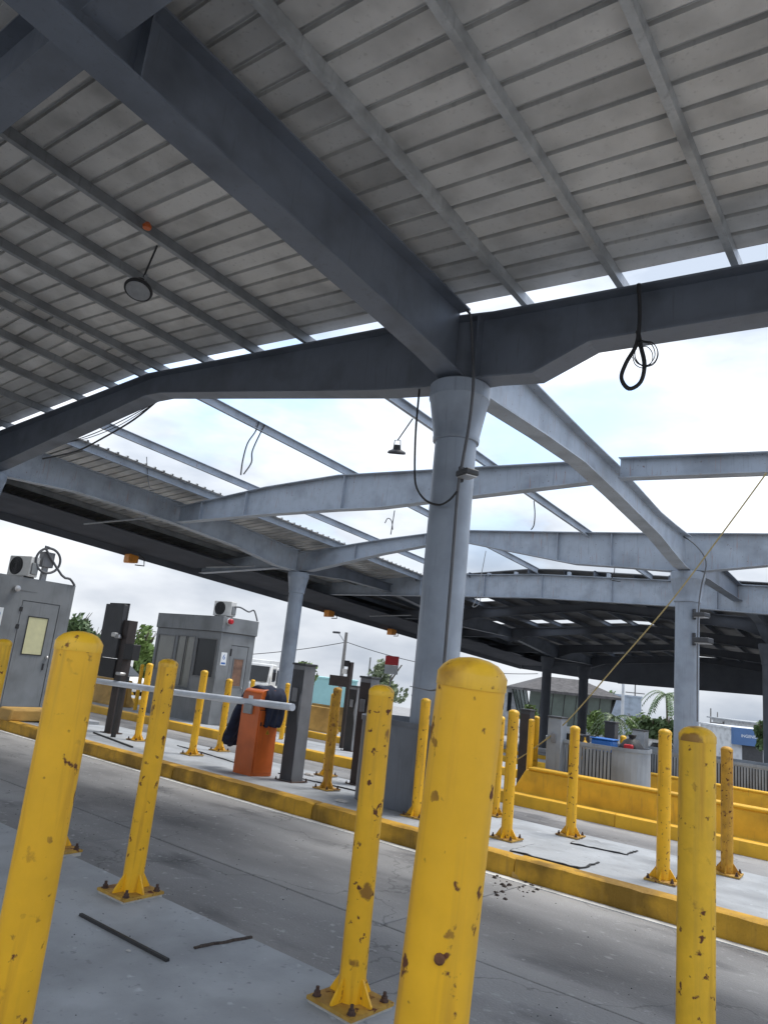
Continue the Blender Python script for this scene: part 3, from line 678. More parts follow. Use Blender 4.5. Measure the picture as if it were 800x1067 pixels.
# signal post
P = on(116, 764); t = thing('signal_post', 'black lane signal post with tall back panel beside the left big bollard', 'signal post', (P.x, P.y, P.z))
Hs = 2.0
shape('pole', 'dark_brown', t, (-.09, -.09, 0, .09, .09, Hs), bevel=.006)
shape('signal_panel', 'charcoal', t, (-.70, -.14, 1.3, -.095, -.04, 2.28), bevel=.01)
shape('panel_frame', 'black', t, (-.72, -.05, 1.28, -.68, -.02, 2.3), (-.72, -.05, 2.281, -.09, -.02, 2.31), (-.12, -.05, 1.28, -.092, -.02, 2.3))
shape('lower_panel', 'black', t, (-.62, -.12, .95, -.095, -.03, 1.29), bevel=.01)
shape('side_box', 'black', t, (.091, -.1, 1.3, .36, .06, 1.58), bevel=.01)
shape('lamp_housing', 'white', t, (-.23, -.22, 1.68, -.1, -.141, 1.76), bevel=.02)
MB().lathe([(.06, 0), (.065, .02), (.04, .07)], 16).build('lamp_lens', 'silver', t, (-.07, -.16, 1.66))
shape('foot_plate', 'bolt', t, (-.14, -.14, 0, .14, .14, .015))
P2 = atY(127, 712, 7.28)
t2 = thing('arm_rest', 'short black fork post that carries the end of the barrier arm', 'arm rest', (P2.x, 7.30, gz(7.3)+.17)); hz = P2.z-gz(7.3)-.17
shape('pole', 'black', t2, (-.03, -.03, 0, .03, .03, hz-.07)); shape('fork', 'black', t2, (-.05, -.09, hz-.07, .05, .09, hz-.05), (-.04, -.09, hz-.05, .04, -.07, hz+.12), (-.04, .07, hz-.05, .04, .09, hz+.12)); shape('lamp', 'silver', t2, (-.12, -.1, hz+.13, .02, .02, hz+.18), bevel=.015)

# ================================================================== BOOTHS
def ac_unit(P, label, s=1.0, rz=0):
    t = thing('air_conditioner', label, 'air conditioner', P, rz, 'air conditioners on the booth roofs')
    shape('case', 'white', t, (-.4*s, -.14*s, .03, .4*s, .14*s, .56*s), bevel=.02); shape('foot', 'black', t, (-.3*s, -.14*s, 0, -.24*s, .14*s, .03), (.24*s, -.14*s, 0, .3*s, .14*s, .03))
    b = MB(); b.lathe([(.235*s, 0), (.235*s, .012)], 28); b.v = [(v[0], -v[2], v[1]) for v in b.v]; gq = b.build('fan_grille', 'black', t, (-.1*s, -.1405*s, .3*s))
    for k in range(3):
        r = .08+.06*k; pts = [(r*s*math.cos(a*math.pi/12), -.02, r*s*math.sin(a*math.pi/12)) for a in range(25)]
        MB().tube(pts, .006, 4).build('grille_ring', 'charcoal', gq)
    shape('valve_cover', 'booth', t, (.401*s, -.1*s, .1*s, .44*s, .1*s, .4*s), bevel=.01)
    return t
# numbered booth: origin at its near right corner
Yb = 13.0; P = atY(222, 720, Yb); X0 = P.x; zb = gz(Yb)+.16
bt = thing('toll_booth', 'grey steel toll booth with number 6 plate and corner siren', 'booth', (X0, Yb, zb))
Wb, Db = 2.95, 1.25; Hb = atY(228, 642, Yb).z-zb; Ht = Hb-.42
wins = [(-1.0, -.10, 1.2, 2.28), (-1.9, -1.08, .85, 2.3), (-2.85, -2.0, 1.25, 2.28)]
b = MB(); x = 0
for (a, c, z0, z1) in wins:
    b.box(c, 0, 0, x, .05, Ht); b.box(a, 0, 0, c, .05, z0); b.box(a, 0, z1, c, .05, Ht); x = a
b.box(-Wb, 0, 0, x, .05, Ht); b.build('front_wall', 'booth', bt)
shape('rear_wall', 'booth', bt, (-Wb, Db-.05, 0, 0, Db, Ht)); shape('side_wall', 'booth', bt, (-Wb, .051, 0, -Wb+.05, Db-.051, Ht))
dy0, dy1, dz1 = .42, 1.06, 2.15
shape('door_wall', 'booth', bt, (-.05, .051, 0, 0, dy0, Ht), (-.05, dy1, 0, 0, Db-.051, Ht), (-.05, dy0, dz1, 0, dy1, Ht))
shape('floor', 'booth_trim', bt, (-Wb+.051, .051, 0, -.051, Db-.051, .04))
rf = shape('roof_band', 'booth', bt, (-Wb-.03, -.035, Ht, .035, Db+.03, Hb), bevel=.008)
shape('drip_edge', 'black', rf, (-Wb-.02, -.025, Ht-.012, .025, Db+.02, Ht-.0005))
shape('inner_partition', 'booth_trim', bt, (-1.9, .5, .041, -.2, .55, 1.0))
for (a, c, z0, z1) in wins:
    wn = shape('window', 'booth_trim', bt, (a, -.012, z0, a+.035, .06, z1), (c-.035, -.012, z0, c, .06, z1), (a+.035, -.012, z0, c-.035, .06, z0+.03), (a+.035, -.012, z1-.03, c-.035, .06, z1))
    shape('pane', 'glass_dim' if a < -1.8 else 'glass_dark', wn, (a+.036, .015, z0+.031, c-.036, .025, z1-.031))
shape('window_sill', 'booth', bt, (-1.98, -.16, .8, -1.0, -.001, .835))
shape('sliding_sash', 'black', bt, (-1.5, -.02, .9, -1.46, -.013, 2.27))
dr = shape('door', 'booth', bt, (-.045, dy0+.012, .05, -.008, dy1-.012, dz1-.012), bevel=.004)
shape('pane', 'glass_reflection', dr, (-.0075, dy0+.17, 1.05, -.003, dy1-.14, 1.78)); shape('pane_frame', 'booth_trim', dr, (-.0075, dy0+.14, 1.02, .004, dy0+.169, 1.81), (-.0075, dy1-.139, 1.02, .004, dy1-.11, 1.81), (-.0075, dy0+.17, 1.781, .004, dy1-.14, 1.81), (-.0075, dy0+.17, 1.02, .004, dy1-.14, 1.049))
for z in (.35, 1.0, 1.85): shape('hinge', 'black', dr, (-.007, dy0-.02, z, .014, dy0+.03, z+.2))
MB().lathe([(.03, 0), (.03, .04)], 12).build('handle', 'silver', dr, (.005, dy1-.07, .98))
pl_ = shape('number_plate', 'sign_white', bt, (.001, .1, 1.58, .006, .3, 1.93))
text('number', '6', .2, 'sign_blue', pl_, (.0065, .2, 1.80), (math.pi/2, 0, math.pi/2), .001)
shape('number_band', 'sign_blue', pl_, (.0061, .125, 1.61, .008, .275, 1.66))
sr = MB().lathe([(.08, 0), (.085, .03), (.08, .05)], 16); sr.v = [(v[2], v[1], v[0]) for v in sr.v]; sq = sr.build('siren', 'white', bt, (.036, .16, Hb-.12))
s2 = MB().lathe([(.075, .05), (.075, .12), (.05, .15)], 16); s2.v = [(v[2], v[1], v[0]) for v in s2.v]; s2.build('siren_lens', 'red', sq)
ac_unit((X0-.38, Yb+.3, zb+Hb), 'white air conditioner with hose on the numbered booth', .8, math.radians(10))
a0 = Vector((X0-.05, Yb+.3, zb+Hb+.3))
tag(MB().tube(smoothpath([a0, a0+Vector((.02, .25, .02)), a0+Vector((.0, .6, -.06)), a0+Vector((0, .8, .0)), a0+Vector((0, .98, -.28))]), .022, 8).build('hose', 'cable_grey'), 'grey hose running along the numbered booth roof', 'hose')
# left booth, cut by the frame: origin at its far right corner
c = G(37, 742, .2); X1 = c.x; Y1 = 8.1; zb = gz(7.3)+.2; Hb = vtop = atX(71, 609, X1).z-zb
bl = thing('toll_booth', 'grey steel toll booth cut by the left edge, papered door window', 'booth', (X1, Y1, zb))
Db, Wb = 1.75, 2.9; Hb = min(max(Hb, 2.5), 2.9)
d0, d1, dz = -1.06, -.26, 2.18
shape('door_wall', 'booth', bl, (-.05, -Db, 0, 0, d0, Hb), (-.05, d1, 0, 0, 0, Hb), (-.05, d0, dz, 0, d1, Hb))
shape('side_wall', 'booth', bl, (-Wb, -.05, 0, -.051, 0, Hb)); shape('front_wall', 'booth', bl, (-Wb, -Db, 0, -.051, -Db+.05, Hb)); shape('rear_wall', 'booth', bl, (-Wb, -Db+.051, 0, -Wb+.05, -.051, Hb))
shape('roof', 'booth', bl, (-Wb+.051, -Db+.051, Hb-.2, -.051, -.051, Hb-.15)); shape('floor', 'booth_trim', bl, (-Wb+.051, -Db+.051, 0, -.051, -.051, .04))
shape('base_skirt', 'booth_trim', bl, (.001, -Db, 0, .02, 0, .06))
dr = shape('door', 'booth', bl, (-.04, d0+.012, .07, -.004, d1-.012, dz-.012), bevel=.004)
shape('pane', 'cream_paper', dr, (-.0035, d0+.2, 1.12, .0, d1-.2, 1.86)); shape('pane_frame', 'black', dr, (-.0035, d0+.185, 1.1, .008, d0+.199, 1.88), (-.0035, d1-.199, 1.1, .008, d1-.185, 1.88), (-.0035, d0+.2, 1.861, .008, d1-.2, 1.88), (-.0035, d0+.2, 1.1, .008, d1-.2, 1.119))
for z in (1.6, 1.95): shape('hinge', 'black', dr, (-.003, d0-.03, z, .014, d0+.03, z+.09))
MB().lathe([(.032, 0), (.034, .03), (.02, .05)], 14).build('handle', 'silver', dr, (.02, d1-.07, 1.06)); shape('lock', 'black', dr, (-.003, d1-.12, .82, .012, d1-.09, .95))
pl_ = shape('number_plate', 'sign_white', bl, (.001, -1.66, 1.62, .006, -1.40, 1.98))
b = MB().lathe([(.085, 0), (.085, .002)], 20); b.v = [(v[2], v[1], v[0]) for v in b.v]; b.build('number_mark', 'sign_blue', pl_, (.0062, -1.53, 1.84)); shape('number_band', 'sign_blue', pl_, (.0061, -1.61, 1.65, .008, -1.45, 1.70))
s2 = MB().lathe([(.06, 0), (.065, .05), (.06, .09), (.02, .1)], 16); s2.v = [(v[2], v[1], v[0]) for v in s2.v]; s2.build('wall_lamp', 'silver', bl, (.0, -1.25, Hb-.25))
shape('weld_seam', 'booth_trim', bl, (.0005, -1.15, 2.36, .004, -.8, 2.372))
ac_unit((X1-.3, Y1-1.05, zb+Hb), 'air conditioner with a coiled hose on the left booth', .8, math.radians(14))
a0 = Vector((X1+.02, Y1-.72, zb+Hb+.42))
loop = [a0+Vector((.0, .26*math.cos(t_), .26*math.sin(t_))) for t_ in [math.pi*2*k/16+1.2 for k in range(19)]]
tag(MB().tube(smoothpath(loop+[a0+Vector((0, .35, -.25)), a0+Vector((0, .55, -.3)), a0+Vector((0, .68, -.42))], 3), .026, 8).build('hose', 'cable_grey'), 'coiled grey hose standing on the left booth roof', 'hose')
t = thing('junction_box', 'small grey junction box on the left booth roof inside the hose coil', 'junction box', (X1-.1, Y1-.7, zb+Hb))
shape('box', 'pedestal', t, (-.1, -.12, .28, .1, .12, .6), bevel=.01); shape('stand', 'galv', t, (-.05, -.05, 0, .05, .05, .28))

# yellow end block and white patch at the booth island
b = MB(); P = G(18, 752, .1)
q = thing('kerb_block', 'chamfered yellow concrete block at the foot of the left booth', 'kerb block', (P.x+.55, 6.75, gz(6.75)+.19))
MB().prism([(-.5, 0), (.42, 0), (.34, .2), (-.42, .2)], lambda p, z: (-.3, p, z), lambda p, z: (.2, p, z)).build('block_body', 'yellow_old', q, bevel=.03)
# jersey barriers on the far islands
def jersey(P, L, label, rz=0, m='yellow_old'):
    t = thing('jersey_barrier', label, 'barrier', P, rz, 'yellow concrete barriers beyond the booths')
    MB().prism([(-.3, 0), (.3, 0), (.3, .08), (.14, .33), (.09, .8), (-.09, .8), (-.14, .33), (-.3, .08)], lambda p, q: (-L/2, p, q), lambda p, q: (L/2, p, q)).build('barrier_body', m, t, bevel=.02)
    shape('joint_key', m, t, (L/2+.001, -.05, .1, L/2+.05, .05, .7)); return t
for (x, y), Y, L_, lb in (((52, 722), 14.0, 2.2, 'faded yellow concrete barrier right of the left booth'), ((112, 735), 13.2, 2.0, 'faded yellow concrete barrier behind the barrier arm fork'), ((318, 752), 18.6, 2.6, 'faded yellow concrete barrier right of the orange cabinet, far lane'), ((345, 757), 24.2, 2.4, 'farthest faded yellow concrete barrier behind the rusty bollard')):
    P = atY(x, y, Y); jersey((P.x, Y, gz(Y)+.16), L_, lb)

# ================================================================== CLUTTER
def clutter_top(x, y, Y): return atY(x, y, Y)
E2 = gz(13.35)+.16
t = thing('crate', 'blue plastic crate heaped in the slotted enclosure', 'crate', (-4.95, 13.3, E2+.78))
shape('shell', 'blue_plastic', t, (-.2, -.15, .1, .2, .15, .32), bevel=.03); shape('rim', 'blue_plastic', t, (-.215, -.165, .321, .215, .165, .345), bevel=.01)
t = thing('monitor_box', 'black box lying in the slotted enclosure behind the grey pedestal', 'box', (-5.6, 13.3, E2+.75)); shape('case', 'black', t, (-.3, -.2, 0, .3, .2, .36), bevel=.02); shape('lid', 'charcoal', t, (-.31, -.21, .361, .31, .21, .38))
t = thing('bag', 'crumpled black bag in the slotted enclosure', 'bag', (-4.45, 13.3, E2+.75))
b = MB().lathe([(.16, 0), (.23, .1), (.21, .26), (.12, .4), (.05, .44), (.07, .5)], 14); b.v = [(v[0]*random.uniform(.85, 1.15), v[1]*random.uniform(.85, 1.1), v[2]) for v in b.v]; b.build('sack', 'rubber', t); shape('tie', 'red', t, (-.07, -.24, .26, .09, -.17, .34), bevel=.02)
for (px_, py_, lb, m, sz) in ((607, 772, 'small yellow tub at the rim of the slotted enclosure', 'yellow_wall', .1), (618, 771, 'small white jug at the rim of the slotted enclosure', 'white', .09)):
    P = atY(px_, py_, 13.25); t = thing('container', lb, 'container', (P.x, 13.25, E2+.7)); MB().lathe([(sz, 0), (sz, .28), (sz*.5, .34), (sz*.5, .4)], 14).build('bottle_body', m, t); MB().lathe([(sz*.55, .401), (sz*.55, .44)], 12).build('lid', 'charcoal', t)
def lying(name, a, b_, wd, h, m, label, cat, wob=0, seg=8):
    a, b_ = Vector(a), Vector(b_); d = (b_-a).normalized(); sd = d.cross(Vector((0, 0, 1))).normalized()
    b = MB(); pts = [a.lerp(b_, i/seg)+sd*random.uniform(-wob, wob) for i in range(seg+1)]
    for p, q in zip(pts[:-1], pts[1:]):
        hh = h*random.uniform(.7, 1.1) if wob else h
        b.hexa([p-sd*wd, q-sd*wd, q+sd*wd, p+sd*wd], [p-sd*wd*.7+Vector((0, 0, hh)), q-sd*wd*.7+Vector((0, 0, hh)), q+sd*wd*.7+Vector((0, 0, hh)), p+sd*wd*.7+Vector((0, 0, hh))])
    return tag(b.build(name, m, smooth=False), label, cat)
lying('rubber_strip', pz := G(84, 954, .171), G(175, 1002, .171), .0105, .012, 'rubber', 'straight black rubber strip lying on the near grey island', 'strip')
lying('rusty_strip', G(202, 988, .171), G(262, 977, .171), .010, .009, 'rust_dark', 'crooked rusty strip lying on the near grey island', 'strip', .006, 9)
def mat_sheet(c4, label, th=.016):
    rr = random.Random(len(label)+1); Q = [G(x, y, .173) for x, y in c4]; E_ = []
    for i in range(4):
        p, q = Q[i], Q[(i+1) % 4]; n_ = 9
        for k in range(n_): E_.append(p.lerp(q, k/n_)+Vector((rr.uniform(-.012, .012), rr.uniform(-.012, .012), 0)))
    cen = sum(Q, Vector())/4; n_ = len(E_)
    b = MB(); lift = [rr.uniform(.3, 1.0)*th for _ in E_]
    b.add([p for p in E_]+[p+Vector((0, 0, lift[i])) for i, p in enumerate(E_)]+[cen+Vector((0, 0, th*.6))], [(i, (i+1) % n_, n_+(i+1) % n_, n_+i) for i in range(n_)]+[(n_+i, n_+(i+1) % n_, 2*n_) for i in range(n_)])
    o = b.build('floor_plate', 'rubber', smooth=False)
    T = [p+(cen-p)*rr.uniform(.02, .06)+Vector((0, 0, lift[i]+.002)) for i, p in enumerate(E_)]
    tp = MB(); tp.add(T+[cen+Vector((0, 0, th*.6+.003))], [(i, (i+1) % n_, n_) for i in range(n_)]); tp.build('top_skin', 'island', o, smooth=False)
    return tag(o, label, 'plate')
mat_sheet([(531, 887), (604, 906), (626, 899), (556, 880)], 'grey plate with black broken edge by the kerb, beside the slim bollard')
mat_sheet([(594, 879), (652, 891), (664, 887), (608, 874)], 'black-edged loose plate near the far side of the middle island')
lying('broken_kerb', G(534, 914, 0), G(567, 923, 0), .035, .05, 'yellow_old', 'broken yellow kerb chip lying in the gutter', 'rubble', .006, 4)
rb = MB(); rr_ = random.Random(4)
for i in range(70):
    P = G(rr_.uniform(500, 575), 0, 0) if False else G(rr_.gauss(540, 22), rr_.gauss(922, 6), 0); s_ = rr_.uniform(.004, .022)
    rb.hexa([P+Vector(v)*s_ for v in ((-1, -.8, 0), (1, -1, 0), (.8, 1, 0), (-1, .7, 0))], [P+Vector(v)*s_ for v in ((-.6, -.5, .6), (.5, -.6, .8), (.5, .6, .5), (-.5, .5, .7))])
o = rb.build('rubble', 'rust_dark', smooth=False); o['kind'] = 'stuff'; o['label'] = 'dark crumbs of broken kerb in the gutter'; o['category'] = 'rubble'
lying('rubber_edging', G(98, 764, .172), G(138, 779, .172), .02, .02, 'rubber', 'black rubber edging by the foot of the signal post', 'strip')
t = tag(lying('cable_cover', G(185, 777, .172), G(262, 800, .172), .008, .014, 'rubber', 'thin black cable running along the island to the orange cabinet', 'cable', .01, 12), 'thin black cable running along the island to the orange cabinet', 'cable')
t = tag(lying('cable_cover', G(290, 806, .172), G(420, 836, .172), .008, .014, 'rubber', 'x', 'cable', .01, 12), 'thin black cable running past the dark pedestal to the enclosure', 'cable')
for (x, y), lb in (((134, 991), 'white paper scrap on the near island by the rubber strip'), ((356, 836), 'white crushed cup by the very rusty bollard'), ((322, 808), 'small pale stone block behind the dark pedestal')):
    P = G(x, y, .172); s = .008 if y > 900 else .05
    b = MB().lathe([(s, 0), (s*1.2, s*.3), (s*.8, s*.6)], 9); b.v = [(v[0]*1.5, v[1]*random.uniform(.8, 1.2), v[2]) for v in b.v]; tag(b.build('litter', 'dust', None, P), lb, 'litter')
g_ = MB(); random.seed(21)
for i in range(1100):
    X = random.uniform(-9, 3); Y = random.uniform(.7, 8.6); z = (NEAR_Z if Y < 2.83 else gz(Y) if Y < 6.3 else gz(Y)+.165); s = random.uniform(.001, .0032)*(1 if Y < 2.83 else 1.3)
    g_.hexa([(X-s, Y-s, z), (X+s*random.random(), Y-s, z), (X+s, Y+s, z), (X-s, Y+s*random.random(), z)], [(X-s*.5, Y-s*.5, z+s), (X+s*.3, Y-s*.5, z+s), (X+s*.5, Y+s*.5, z+s*.8), (X-s*.5, Y+s*.3, z+s*.8)])
o = g_.build('grit', 'rubber'); o['kind'] = 'stuff'; o['label'] = 'dark grit scattered over road and islands'; o['category'] = 'grit'

# ================================================================== HANGING LAMPS, CABLES
def bay_lamp(P, top, r, label, rot=(14, 10)):
    t = thing('bay_lamp', label, 'lamp', P, 0, 'high bay lamps hanging from the canopy')
    t.rotation_euler = (math.radians(rot[0]), math.radians(rot[1]), 0)
    MB().lathe([(r, 0), (r*1.03, .02), (r*.95, .05), (r*.45, .09), (r*.4, .17), (r*.2, .18)], 28).build('housing', 'black', t)
    MB().lathe([(r*.86, -.006), (r*.86, -.001)], 28).build('lens', 'galv', t)
    MB().tube([(-r*.5, 0, .1), (-r*.4, 0, .26), (r*.4, 0, .26), (r*.5, 0, .1)], .01, 6).build('bracket', 'galv', t)
    L_ = Vector(top)-Vector(P); Rm = t.rotation_euler.to_matrix().inverted()
    MB().tube([(0, 0, .26), Rm@L_], .012, 6).build('rod', 'black', t)
bay_lamp(atY(144, 303, 4.2), atY(164, 256, 4.2), .17, 'round black bay lamp hanging under the sheeted roof', (-16, -14))
bay_lamp(atY(413, 473, 10.2), atY(430, 436, 10.2), .17, 'round bay lamp hanging in the open bay left of the main column')
P = atY(153, 238, 4.2); tag(MB().lathe([(.05, 0), (.06, .03), (.03, .08)], 10).build('orange_fitting', 'orange', None, P), 'small orange cap on the purlin above the bay lamp', 'fitting')
def wire(name, pts, r, m, label, cat='cable', n=5):
    return tag(MB().tube(smoothpath(pts, n), r, 6).build(name, m), label, cat)
yf = 7.22
wire('cable', [atY(484, 322, yf), atY(490, 330, yf), atY(492, 365, yf), atY(493, 400, 7.0), atY(489, 440, 7.05), atY(482, 480, 7.1), atY(477, 510, 7.12), atY(470, 600, 7.12), atY(462, 700, 7.1), atY(459, 742, 7.1)], .02, 'cable_grey', 'grey conduit running down the right side of the main column')
wire('cable', [atY(437, 404, 7.35), atY(436, 415, 7.3), atY(433, 450, 7.3), atY(432, 490, 7.25), atY(434, 508, 7.2), atY(443, 521, 7.12), atY(457, 526, 7.08), atY(468, 521, 7.08), atY(476, 512, 7.1)], .014, 'cable', 'black cable looping round the main column below its capital')
wire('cable', [atY(166, 416, 7.6), atY(140, 437, 7.7), atY(110, 455, 7.8), atY(80, 470, 7.9), atY(45, 478, 8)], .022, 'cable', 'thick black cable drooping at the left from the near girder')
wire('cable', [atY(164, 418, 7.6), atY(130, 437, 7.7), atY(95, 453, 7.8), atY(55, 466, 7.9)], .011, 'cable', 'upper thin cable of the pair drooping at the left')
wire('cable', [atY(160, 421, 7.6), atY(125, 443, 7.7), atY(90, 457, 7.8), atY(60, 462, 7.9)], .009, 'cable', 'lower thin cable of the pair drooping at the left')
wire('cable', [atX(270, 440, -12.15), atX(266, 450, -12.15), atX(258, 462, -12.15), atX(253, 480, -12.15), atX(251, 495, -12.15)], .016, 'cable', 'left one of two short cables hanging from the middle purlin')
wire('cable', [atX(276, 443, -12.15), atX(271, 452, -12.15), atX(263, 470, -12.15), atX(262, 482, -12.15), atX(254, 494, -12.15)], .016, 'cable', 'right one of two short cables hanging from the middle purlin')
wire('cable', [atX(153, 476, -17.5), atX(154, 492, -17.5), atX(156, 507, -17.5), atX(160, 510, -17.5)], .012, 'cable_grey', 'thin wire standing on the left sheeting edge')
wire('cable', [atX(411, 532, -11), atX(409, 545, -11), atX(407, 557, -11)], .012, 'cable', 'short wire hanging below the half-way girder, left of the column')
wire('cable', [atX(401, 545, -11), atX(404, 540, -11), atX(408, 543, -11), atX(409, 552, -11)], .012, 'cable', 'small hooked wire beside the short hanging wire')
wire('cable', [atY(506, 574, 22), atY(503, 590, 22), atY(500, 605, 22), atY(497, 622, 22), atY(492, 632, 22), atY(498, 630, 22), atY(502, 618, 22)], .014, 'galv', 'pale curled wire hanging before the far beam')
wire('cable', [atY(556, 522, 13.1), atY(557, 535, 13.1), atY(556, 547, 13.1), atY(553, 552, 13.1)], .012, 'cable', 'short wire hanging from the half-way girder right of the column')
wire('cable', [atY(640, 592, 24.7), atY(639, 600, 24.7), atY(636, 604, 24.7), atY(646, 606, 24.7)], .016, 'cable', 'wire end lying on the far beam left of the second column')
wire('rope', [atY(798, 493, 13.0), atY(760, 545, 13.0), atY(700, 625, 12.95), atY(640, 695, 12.9), atY(590, 752, 12.8), atY(553, 782, 12.6), atY(532, 795, 12.5)], .013, 'rope', 'tan rope slanting from the half-way girder down past the second column', 'rope')
wire('cable', [atY(705, 556, 18.8), atY(722, 566, 18.7), atY(735, 585, 18.7), atY(730, 612, 18.75), atY(727, 640, 18.8), atY(726, 700, 18.85), atY(726, 752, 18.85)], .018, 'cable_grey', 'grey cable hanging down the right side of the second column')
wire('cable', [atY(427, 715, 6.0), atY(445, 719, 4.0), atY(462, 717, 1.25)], .004, 'cable_grey', 'thin wire stretched to the cap of the thickest bollard', 'wire')
# coil hanging from the near girder
cy = 7.14
wire('coil', [atY(665, 296, cy), atY(666, 330, cy), atY(663, 358, cy), atY(652, 378, cy), atY(647, 394, cy), atY(655, 405, cy), atY(667, 398, cy), atY(671, 380, cy), atY(667, 360, cy), atY(664, 345, cy)], .024, 'cable', 'thick black cable loop hanging from the near girder at right', 'cable')
random.seed(9)
tg = MB()
for k in range(4):
    c0 = (668+random.uniform(-3, 6), 372+random.uniform(-4, 6)); r = random.uniform(10, 14)
    tg.tube(smoothpath([atY(664, 352, cy-.03)]+[atY(c0[0]+r*math.cos(a), c0[1]+r*1.1*math.sin(a), cy-.03-.01*k) for a in [(-1.8+i*(.7+.1*k)) for i in range(8)]], 5), .005, 6)
tag(tg.build('wire_tangle', 'cable'), 'tangle of thin wires curled round the thick cable loop at right', 'wire')
# flood lights on columns
def flood(P, label, rz, s=1.0):
    t = thing('flood_light', label, 'flood light', P, rz); shape('bracket', 'charcoal', t, (-.05*s, -.03, -.12*s, .0, .03, .12*s)); shape('head', 'charcoal', t, (.0*s, -.12*s, -.07*s, .30*s, .12*s, .03*s), bevel=.02); shape('lens', 'silver', t, (.03*s, -.1*s, -.085*s, .28*s, .1*s, -.0705*s))
flood(atY(481, 494, 7.15), 'small flood light bracketed to the main column', math.radians(-25), .8)
flood(atY(724, 640, 18.95), 'upper dark flood light on the second column', math.radians(-20), 1.1)
flood(atY(724, 666, 18.95), 'lower dark flood light on the second column', math.radians(-10), 1.3)
for (x, y), lb in (((137, 583), 'leftmost amber lamp hanging under the left eave'), ((343, 640), 'middle amber lamp hanging under the left eave'), ((408, 659), 'amber lamp under the eave just left of the main column')):
    P = atX(x, y, -24.9); ztop = 5.4-.0627*(P.y-10.5)
    t = thing('amber_lamp', lb, 'lamp', P, 0, 'amber lamps under the left eave')
    MB().tube([(.02, .25, ztop-P.z+.1), (.02, .55, ztop-P.z-.05), (.02, .6, -.15), (.02, .2, -.18)], .025, 6).build('bracket', 'black', t)
    MB().prism([(-.2, -.16), (.2, -.12), (.2, .16), (-.2, .2)], lambda p, q: (-.2, p, q), lambda p, q: (.2, p, q)).build('housing', 'amber', t, bevel=.03); shape('lens', 'amber', t, (-.17, -.22, -.12, .17, -.19, .14))

# ================================================================== BACKGROUND
GB = gz(60)
def leaf_crown(rx, ry, rz, n, leaf, m, parent, loc, seed, clumps=14, flat=.6):
    R = random.Random(seed); b = MB(); cl = []
    for i in range(clumps):
        while True:
            p = Vector((R.uniform(-1, 1), R.uniform(-1, 1), R.uniform(-.9, 1)))
            if .25 < p.length < 1: break
        cl.append((p*.72, R.uniform(.26, .46)))
    for i in range(n):
        c_, r_ = R.choice(cl); d = Vector((R.gauss(0, 1), R.gauss(0, 1), R.gauss(0, 1))).normalized()*r_*R.uniform(.55, 1.05)
        p = c_+d; p = Vector((p.x*rx, p.y*ry, p.z*rz)); q = Vector((R.uniform(-1, 1), R.uniform(-1, 1), R.uniform(-.3, 1))).normalized()
        u = q.orthogonal().normalized(); v = q.cross(u); s = leaf*R.uniform(.6, 1.3)
        b.add([p-u*s, p+v*s*.55, p+u*s, p-v*s*.55], [(0, 1, 2, 3)])
    return b.build('crown', m, parent, loc, smooth=False)
def tree(base, H, rx, rz, m, label, seed, n=1600, leaf=.28, group='trees beyond the plaza'):
    t = thing('tree', label, 'tree', base, 0, group); R = random.Random(seed); tr = MB()
    th = max(H-rz*1.1, H*.3)
    tr.tube([(0, 0, -.2), (.1, 0, th*.5), (0, .1, th)], [.18, .14, .1], 8)
    for k in range(6):
        a = R.uniform(0, 6.28); tr.tube([(0, .1, th*.9), (rx*.3*math.cos(a), rx*.3*math.sin(a), th+rz*.4), (rx*.6*math.cos(a), rx*.6*math.sin(a), th+rz*.9)], [.08, .05, .02], 6)
    tr.build('trunk', 'bark', t); leaf_crown(rx, rx, rz, n, leaf, m, t, (0, 0, H-rz), seed); return t
def bgtree(x, ytop, d, wpx, hpx, m, label, seed, n=1500, leaf=.28):
    P = D(x, ytop, d); s = d/F; H = P.z-gz(P.y); rz = min(hpx*s/2, H*.48); return tree((P.x, P.y, gz(P.y)), H, wpx*s/2, rz, m, label, seed, n, leaf)
bgtree(78, 629, 62, 64, 70, 'leaf_dark', 'dark green tree between the left booth and the big left bollard', 1)
bgtree(101, 648, 70, 40, 50, 'leaf_dark', 'green tree just above the cap of the big left bollard', 12)
bgtree(152, 652, 60, 46, 60, 'leaf_light', 'lighter green tree between the signal post and the numbered booth', 2)
bgtree(312, 684, 75, 42, 38, 'leaf_light', 'bright green tree right of the thin far column', 3)
bgtree(404, 686, 60, 52, 52, 'leaf_pale', 'pale flowering tree behind the enclosure, left of the main column', 4, 1300, .22)
bgtree(300, 690, 90, 30, 24, 'leaf_dark', 'small dark tree behind the far truck', 13, 900)
bgtree(629, 716, 85, 44, 34, 'leaf_light', 'loose yellow-green treetop above the control building', 5, 700, .24)
bgtree(664, 740, 62, 36, 40, 'leaf_light', 'yellow-green shrub tree by the white lamp pole', 6, 900, .22)
for i, (x, y, w_, lb) in enumerate(((674, 744, 22, 'leftmost of three dark upright shrubs left of the second column'), (684, 747, 20, 'middle one of three dark upright shrubs left of the second column'), (694, 743, 20, 'dark upright shrub right against the second column'), (796, 748, 22, 'dark tree at the right edge beside the white house'), (552, 732, 18, 'small green shrub before the control building'))):
    bgtree(x, y, 55, w_, 38, 'leaf_dark' if i < 4 else 'leaf_light', lb, 30+i, 800, .2)
bgtree(622, 738, 60, 26, 30, 'leaf_light', 'light green shrub left of the low palm', 51, 800, .2)
bgtree(706, 752, 70, 30, 30, 'leaf_dark', 'dark shrub mass behind the second column', 52, 800, .22)
